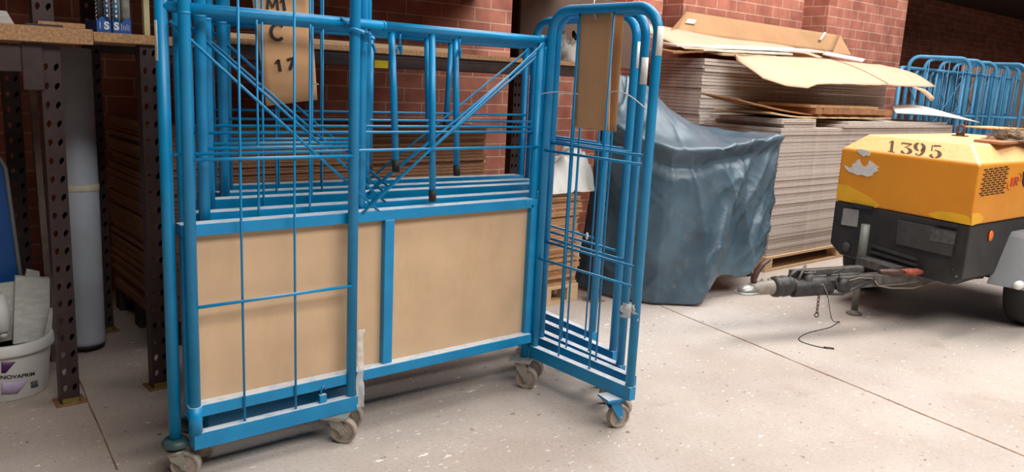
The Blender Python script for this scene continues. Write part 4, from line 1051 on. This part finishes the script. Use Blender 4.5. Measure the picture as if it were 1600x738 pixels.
# mudguard and wheel on the camera side
fa = onS(1546, 444); fb = onS(1580, 362)
yg = .22
gp = [(fa.x, fa.z), (fb.x-.02, fb.z-.03), (fb.x+.01, fb.z), (fb.x+.55, fb.z), (fb.x+.60, fb.z-.03), (fb.x+.80, fa.z), (fb.x+.74, fa.z), (fb.x+.55, fb.z-.05), (fb.x+.04, fb.z-.05), (fa.x+.05, fa.z)]
ybase = PR.y-.0
mb = MB(); mb.extrude([(x, ybase+.02-(x-PR.x)*.035, z) for x, z in gp], (0, -yg, 0))
mb.extrude([(fa.x, ybase-yg+.02, fa.z)]+[(x, ybase-yg+.02, z) for x, z in gp[1:6]]+[(fb.x+.62, ybase-yg+.02, fa.z+.12), (fb.x+.30, ybase-yg+.02, fa.z+.22), (fb.x+.05, ybase-yg+.02, fa.z+.12)], (0, .01, 0))
mg = part(mb, 'mudguard', GREYP, cp, o, bevel=.006)
c = atX(1592, 446, fa.x+.0)
part(MB().lathe([(.0, .03), (.022, .028), (.028, .0), (.028, -.03)], axis(c+Vector((-.01, 0, .0)), (-1, 0, 0)), 18), 'marker_lamp', WHITEP, mg, o, label='white marker lamp')
wx = fb.x+.32; wr = .30
Mw = Matrix.Translation((wx, ybase-.10, wr)) @ Matrix.Rotation(PI/2, 4, 'X')
wh = part(MB().lathe([(.17, -.075), (.25, -.085), (.285, -.08), (wr, -.05), (wr, .05), (.285, .08), (.25, .085), (.17, .075)], Mw, 40), 'tyre', BLACKR, cp, o)
part(MB().lathe([(.0, .05), (.05, .055), (.06, .03), (.15, .02), (.172, .06), (.172, -.06), (.15, -.02), (.0, -.02)], Mw, 30), 'rim', STEELB, wh, o)
Mw2 = Matrix.Translation((wx, ybase+WID+.02, wr)) @ Matrix.Rotation(PI/2, 4, 'X')
wh2 = part(MB().lathe([(.17, -.075), (.25, -.085), (.285, -.08), (wr, -.05), (wr, .05), (.285, .08), (.25, .085), (.17, .075)], Mw2, 40), 'tyre', BLACKR, cp, o)
part(MB().tube([(wx, ybase-.1, wr), (wx, ybase+WID+.02, wr)], .035, 12).box((5.45, 2.0, .34), (7.0, 2.08, .42)).box((5.55, 2.66, .34), (7.0, 2.74, .42)), 'axle', STEELK, cp, o)
# lifting eye on the roof
e = atZ(1500, 213, ZR); 
mb = MB(); mb.box((e.x-.03, e.y-.05, ZR-.002), (e.x+.03, e.y+.05, ZR+.008))
mb.tube([Vector((e.x, e.y+.026*math.cos(a), ZR+.05+.030*math.sin(a))) for a in [2*PI*i/20 for i in range(20)]], .011, 8, closed=True)
mb.box((e.x-.010, e.y-.028, ZR+.0), (e.x+.010, e.y-.012, ZR+.05)).box((e.x-.010, e.y+.012, ZR+.0), (e.x+.010, e.y+.028, ZR+.05))
part(mb, 'lifting_eye', RUST, cp, o)
# hatch on the roof
h = [atZ(1503, 198, ZR+.004), atZ(1560, 197, ZR+.004)]
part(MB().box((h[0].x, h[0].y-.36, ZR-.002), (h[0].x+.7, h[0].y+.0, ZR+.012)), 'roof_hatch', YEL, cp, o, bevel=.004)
# drawbar and coupling
A0 = Vector((4.115, 2.70, .32)); A1 = Vector((5.52, 2.20, .345)); AD = (A1-A0).normalized(); AS = Vector((AD.y, -AD.x, 0)).normalized()   # AS points to the camera side
def al(s, side=0.0, z=0.0): q = A0+AD*s+AS*side; q.z += z; return q
MA = lambda s, side=0, z=0: frame(al(s, side, z), AD, -AS)
db = part(MB().box((.42, -.035, -.04), (1.95, .035, .04), MA(0)), 'drawbar', STEELD, cp, o, bevel=.005)
# head: flattened ball socket
mb = MB()
def headfn(u, v):
    a = 2*PI*u; e_ = PI/2*v
    x = .062*math.cos(a)*math.cos(e_)*(1.15 if math.cos(a) < 0 else 1.0); y = .050*math.sin(a)*math.cos(e_); z = .048*math.sin(e_)
    return MA(.05, 0, -.02) @ Vector((x, y, z))
mb.grid(headfn, 28, 10)
mb.tube([MA(.05, 0, -.021) @ Vector((.074*math.cos(a)*(1.05 if math.cos(a) < 0 else 1), .056*math.sin(a), 0)) for a in [2*PI*i/24 for i in range(24)]], .007, 8, closed=True)
part(mb, 'coupling_head', STEELB, cp, o, label='bright steel ball coupling head')
mb = MB(); mb.lathe([(.030, .06), (.040, .09), (.044, .13), (.046, .22), (.044, .24)], axis(al(0), AD), 20)
for s in (.15, .2): mb.lathe([(.010, .0), (.010, .055), (.0, .056)], axis(al(s), EZ), 8)
part(mb, 'coupling_neck', mat('beige_steel', (150, 142, 130), .5, .15, 25), cp, o)
# hand lever
a, b = atY(1186, 446, al(.1).y), atY(1206, 409, al(.14).y)
lv = [al(.09, 0, .02), al(.085, 0, .06), al(.10, 0, .10), al(.135, 0, .145), al(.185, 0, .175)]
part(MB().tube(lv, [.020, .021, .021, .018, .013], 12, flat=.8), 'coupling_lever', RUST, cp, o, label='brown curved hand lever')
mb = MB(); mb.lathe([(.04, .22), (.062, .235), (.066, .26), (.058, .28), (.066, .30), (.064, .33), (.054, .345), (.06, .36), (.05, .37)], axis(al(0), AD), 22); part(mb, 'bellows', BLKP, cp, o)
mb = MB(); mb.lathe([(.05, .36), (.058, .37), (.060, .60), (.052, .63), (.0, .63)], axis(al(0, .012, -.012), AD), 22)
mb.box((.36, -.05, -.05), (.66, .055, -.01), MA(0, 0, -.01))
part(mb, 'overrun_tube', STEELK, cp, o)
mb = MB(); mb.box((.40, -.014, .03), (.95, .04, .085), MA(0, -.035, 0)); mb.box((.52, -.05, .0), (.9, .0, .05), MA(0, -.05, 0))
part(mb, 'handbrake_channel', STEELD, cp, o, bevel=.006)
mb = MB(); cR = al(.47, .02, .085)
mb.tube([cR+AD*(.045*math.cos(a))+AS*(.034*math.sin(a)) for a in [2*PI*i/20 for i in range(20)]], .006, 8, closed=True)
mb.lathe([(.026, -.09), (.038, .0), (.034, .0), (.022, -.08)], Matrix.Translation(cR), 18)
mb.tube([al(.38, .02, .0), al(.40, .03, .06), al(.43, .02, .10), al(.46, .0, .12)], .009, 8); mb.tube([al(.36, -.02, .05), al(.42, -.03, .085), al(.47, -.03, .075)], .012, 8)
part(mb, 'jockey_clamp', STEELD, cp, o)
mb = MB()
mb.tube([al(.60, .03, .02), al(.66, .05, .03), al(.70, .055, -.04), al(.76, .06, -.05)], .010, 8)
mb.tube([al(.60, .05, -.055), al(.72, .065, -.06), al(.80, .06, -.035), al(.98, .04, .012)], .009, 8)
mb.lathe([(.0, -.02), (.045, -.02), (.045, .02), (.0, .02)], frame(al(.73, .05, -.01), AD, EZ), 18)
mb.tube([al(.70, .04, -.03), al(.70, .04, .075)], .006, 8); mb.tube([al(.62, .02, .055), al(.74, .03, .095)], .006, 8)
part(mb, 'brake_linkage', STEELK, cp, o)
mb = MB(); mb.tube([al(.52, .06, .0), al(.55, .07, .015), al(.585, .075, -.04), al(.60, .07, -.07)], .004, 6)
mb.tube([al(.98, .04, .01), al(1.02, .045, -.03), al(1.12, .05, -.05), al(1.3, .06, -.06), al(1.42, .06, -.035), onF(1496, 432, .0)], .0055, 6)
mb.tube([al(.98, .04, .01), al(.96, .04, .02), al(.86, .04, .03), al(.72, .05, .01)], .0045, 6)
mb.tube([al(1.02, .045, -.03), al(1.18, .05, -.03), al(1.35, .06, -.015)], .003, 6)
part(mb, 'brake_cable', mat('grey_cable', (120, 112, 104), .6, .1, 20), cp, o)
# red grips on the drawbar end
for k, (s, sd_) in enumerate(((1.12, .03), (1.24, .055))):
    q = frame(al(s, sd_, .052), AD*.9+AS*.25, EZ)
    part(MB().lathe([(.010, -.08), (.018, -.07), (.02, -.02), (.024, -.01), (.024, .06), (.018, .075), (.012, .10), (.0, .10)], q @ Matrix.Rotation(PI/2, 4, 'Y'), 14), 'air_plug', REDG if k else RUST, cp, o, label='worn red air plug')
# jack leg
J = atZ(1334, 491)
jt = atY(1352, 349, J.y)
mb = MB(); mb.tube([(J.x, J.y, .31), (J.x, J.y, jt.z-.01)], .029, 18); mb.tube([(J.x, J.y, .02), (J.x, J.y, .33)], .022, 16)
part(mb, 'jack_leg', mat('jack_grey', (112, 112, 106), .5, .12, 20), cp, o)
part(MB().lathe([(.0, 0), (.050, 0), (.052, .010), (.030, .022), (.026, .03)], Matrix.Translation((J.x, J.y, 0)), 24), 'jack_foot', mat('jack_foot_grey', (142, 132, 120), .6, .15, 30), cp, o)
dv = J-A0; sJ = dv.dot(AD); sdJ = dv.dot(AS)
part(MB().box((sJ-.04, min(0, -sdJ)-.0, -.02), (sJ+.06, max(0, -sdJ)+.0, .03), MA(0, 0, .04)), 'jack_bracket', STEELD, cp, o)
# safety chain and ring
mb = MB(); top = al(.54, .06, -.06); zc = top.z
k = 0
while zc > .16:
    c = Vector((top.x, top.y, zc)); d_ = AD if k % 2 else AS
    mb.tube([c+d_*(.007*math.cos(a))+EZ*(.016*math.sin(a)) for a in [2*PI*i/10 for i in range(10)]], .0028, 6, closed=True); zc -= .025; k += 1
mb.tube([Vector((top.x, top.y, zc+.002))+AD*(.015*math.cos(a))+EZ*(.015*math.sin(a)) for a in [2*PI*i/14 for i in range(14)]], .0035, 6, closed=True)
part(mb, 'safety_chain', RUST, cp, o)
# breakaway cable lying on the floor
w = [al(.61, .06, -.07), Vector((*al(.63, .10, 0).xy, .12)), atZ(1312, 503, .004), atZ(1296, 512, .003), atZ(1264, 520, .003), atZ(1249, 528, .003), atZ(1252, 534, .003), atZ(1270, 540, .003), atZ(1288, 544, .004)]
sm = []
for i in range(len(w)-1):
    p_1, p_2 = w[i], w[i+1]; p_0 = w[max(0, i-1)]; p_3 = w[min(len(w)-1, i+2)]
    for j in range(6):
        t_ = j/6; sm.append(.5*((2*p_1)+(p_2-p_0)*t_+(2*p_0-5*p_1+4*p_2-p_3)*t_*t_+(3*p_1-p_0-3*p_2+p_3)*t_**3))
sm.append(w[-1])
part(MB().tube([Vector((q.x, q.y, max(q.z, .003))) for q in sm], .0026, 6), 'breakaway_cable', STEELK, cp, o)
a, b = atZ(1287, 543, .005), atZ(1303, 545, .005); dd = (b-a); ss = Vector((-dd.y, dd.x, 0)).normalized()*.008
part(MB().tube([a-ss, a+ss, b+ss, b-ss], .003, 6, closed=True).tube([a, a.lerp(b, .5)], .004, 6), 'snap_hook', STEELK, cp, o)

# board and fibre bundle on the roof
p0_ = atZ(1521, 220, ZR); 
Bq = [atZ(1521, 222, ZR), atZ(1566, 227, ZR), atZ(1640, 221, ZR), atZ(1600, 212, ZR)]
single(MB().extrude([q+Vector((0, 0, .001)) for q in Bq], (0, 0, .016)), 'timber_board', HARDB, 'brown board lying on the amber compressor roof', 'board', Bq[0], bevel=.002)
fc = atZ(1586, 219, ZR+.02)
mb = MB(); rs = random.Random(5)
for i in range(900):
    a = rs.uniform(0, 2*PI); rr_ = math.sqrt(rs.random()); x = .20*rr_*math.cos(a); y = .09*rr_*math.sin(a); hmax = .085*math.sqrt(max(0, 1-rr_*rr_))
    q = Vector((fc.x+.02+x*.77+y*.6, fc.y-x*.64+y*.77, fc.z+rs.uniform(.0, max(.004, hmax))))
    d_ = Vector((rs.uniform(-1, 1), rs.uniform(-1, 1), rs.uniform(-.35, .5))).normalized(); d2 = Vector((rs.uniform(-1, 1), rs.uniform(-1, 1), rs.uniform(-.6, .6)))
    l = rs.uniform(.02, .05)
    pts = [q, q+d_*l*.5+d2*.006, q+d_*l+d2*.016]
    for p in pts: p.z = max(p.z, fc.z)
    mb.tube(pts, .0011, 3, caps=False)
core = lump((fc.x+.02, fc.y, fc.z-.002), .13, .11, .065, .5, 3.0, FIBRE)
fo = thing('fibre_bundle', 'tangled brown fibre bundle on the board on the compressor roof', 'fibre bundle', fc)
part(core, 'core', FIBRE, fo, fc); part(mb, 'loose_strands', FIBRE, fo, fc)

# ------------------------------------------------------------------ far nest of cages at the right
S2 = 1.105
c0 = atY(1409, 104, 4.66)
labs = ['first pale blue roll cage of the far row behind the compressor, at its left end', 'second blue roll cage from the left in the far row', 'third blue roll cage from the left in the far row',
        'fourth blue roll cage from the left in the far row', 'fifth blue roll cage from the left, at the right edge of the far row']
for k in range(5):
    lo = (c0.x+.55*k, 4.66+.05*k, 0)
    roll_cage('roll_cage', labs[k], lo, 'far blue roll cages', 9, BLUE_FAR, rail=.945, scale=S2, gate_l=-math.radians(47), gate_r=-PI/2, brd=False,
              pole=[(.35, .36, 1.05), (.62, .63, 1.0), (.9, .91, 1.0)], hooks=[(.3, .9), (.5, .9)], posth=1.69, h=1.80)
# brown boards standing behind the far cages
a, b = atY(1508, 96, 5.16), atY(1640, 110, 5.16)
single(MB().box((a.x, 5.16, 0), (b.x, 5.20, a.z+.02)), 'plywood_panel', mat('pinkish_panel', (176, 132, 108), .7, .06, 5), 'tall pinkish panel standing behind the far row of cages', 'panel', (a.x, 5.16, 0), bevel=.003)

# ------------------------------------------------------------------ light
wd = bpy.data.worlds.new('world'); SC.world = wd; wd.use_nodes = True
bg = wd.node_tree.nodes['Background']; bg.inputs[0].default_value = (.93, .96, 1.0, 1); bg.inputs[1].default_value = .1
def area(name, loc, sx, sy, power, col=(1, .985, .955), rot=(0, 0, 0)):
    l = bpy.data.lights.new(name, 'AREA'); l.shape = 'RECTANGLE'; l.size = sx; l.size_y = sy; l.energy = power; l.color = col
    ob = bpy.data.objects.new(name, l); COL.objects.link(ob); ob.location = loc; ob.rotation_euler = rot; return ob
area('overhead_light', (7.8, 2.5, 6.2), 11, 3.0, 860)  # roof light above the aisle and compressor
area('overhead_light', (3.4, -2.6, 6.2), 9, 3.2, 820)  # fill lamp added to brighten faces turned to the camera side

vs_ = SC.view_settings; vs_.view_transform = 'Standard'; vs_.look = 'None'; vs_.gamma = 1; vs_.use_curve_mapping = False; vs_.exposure = 0.0
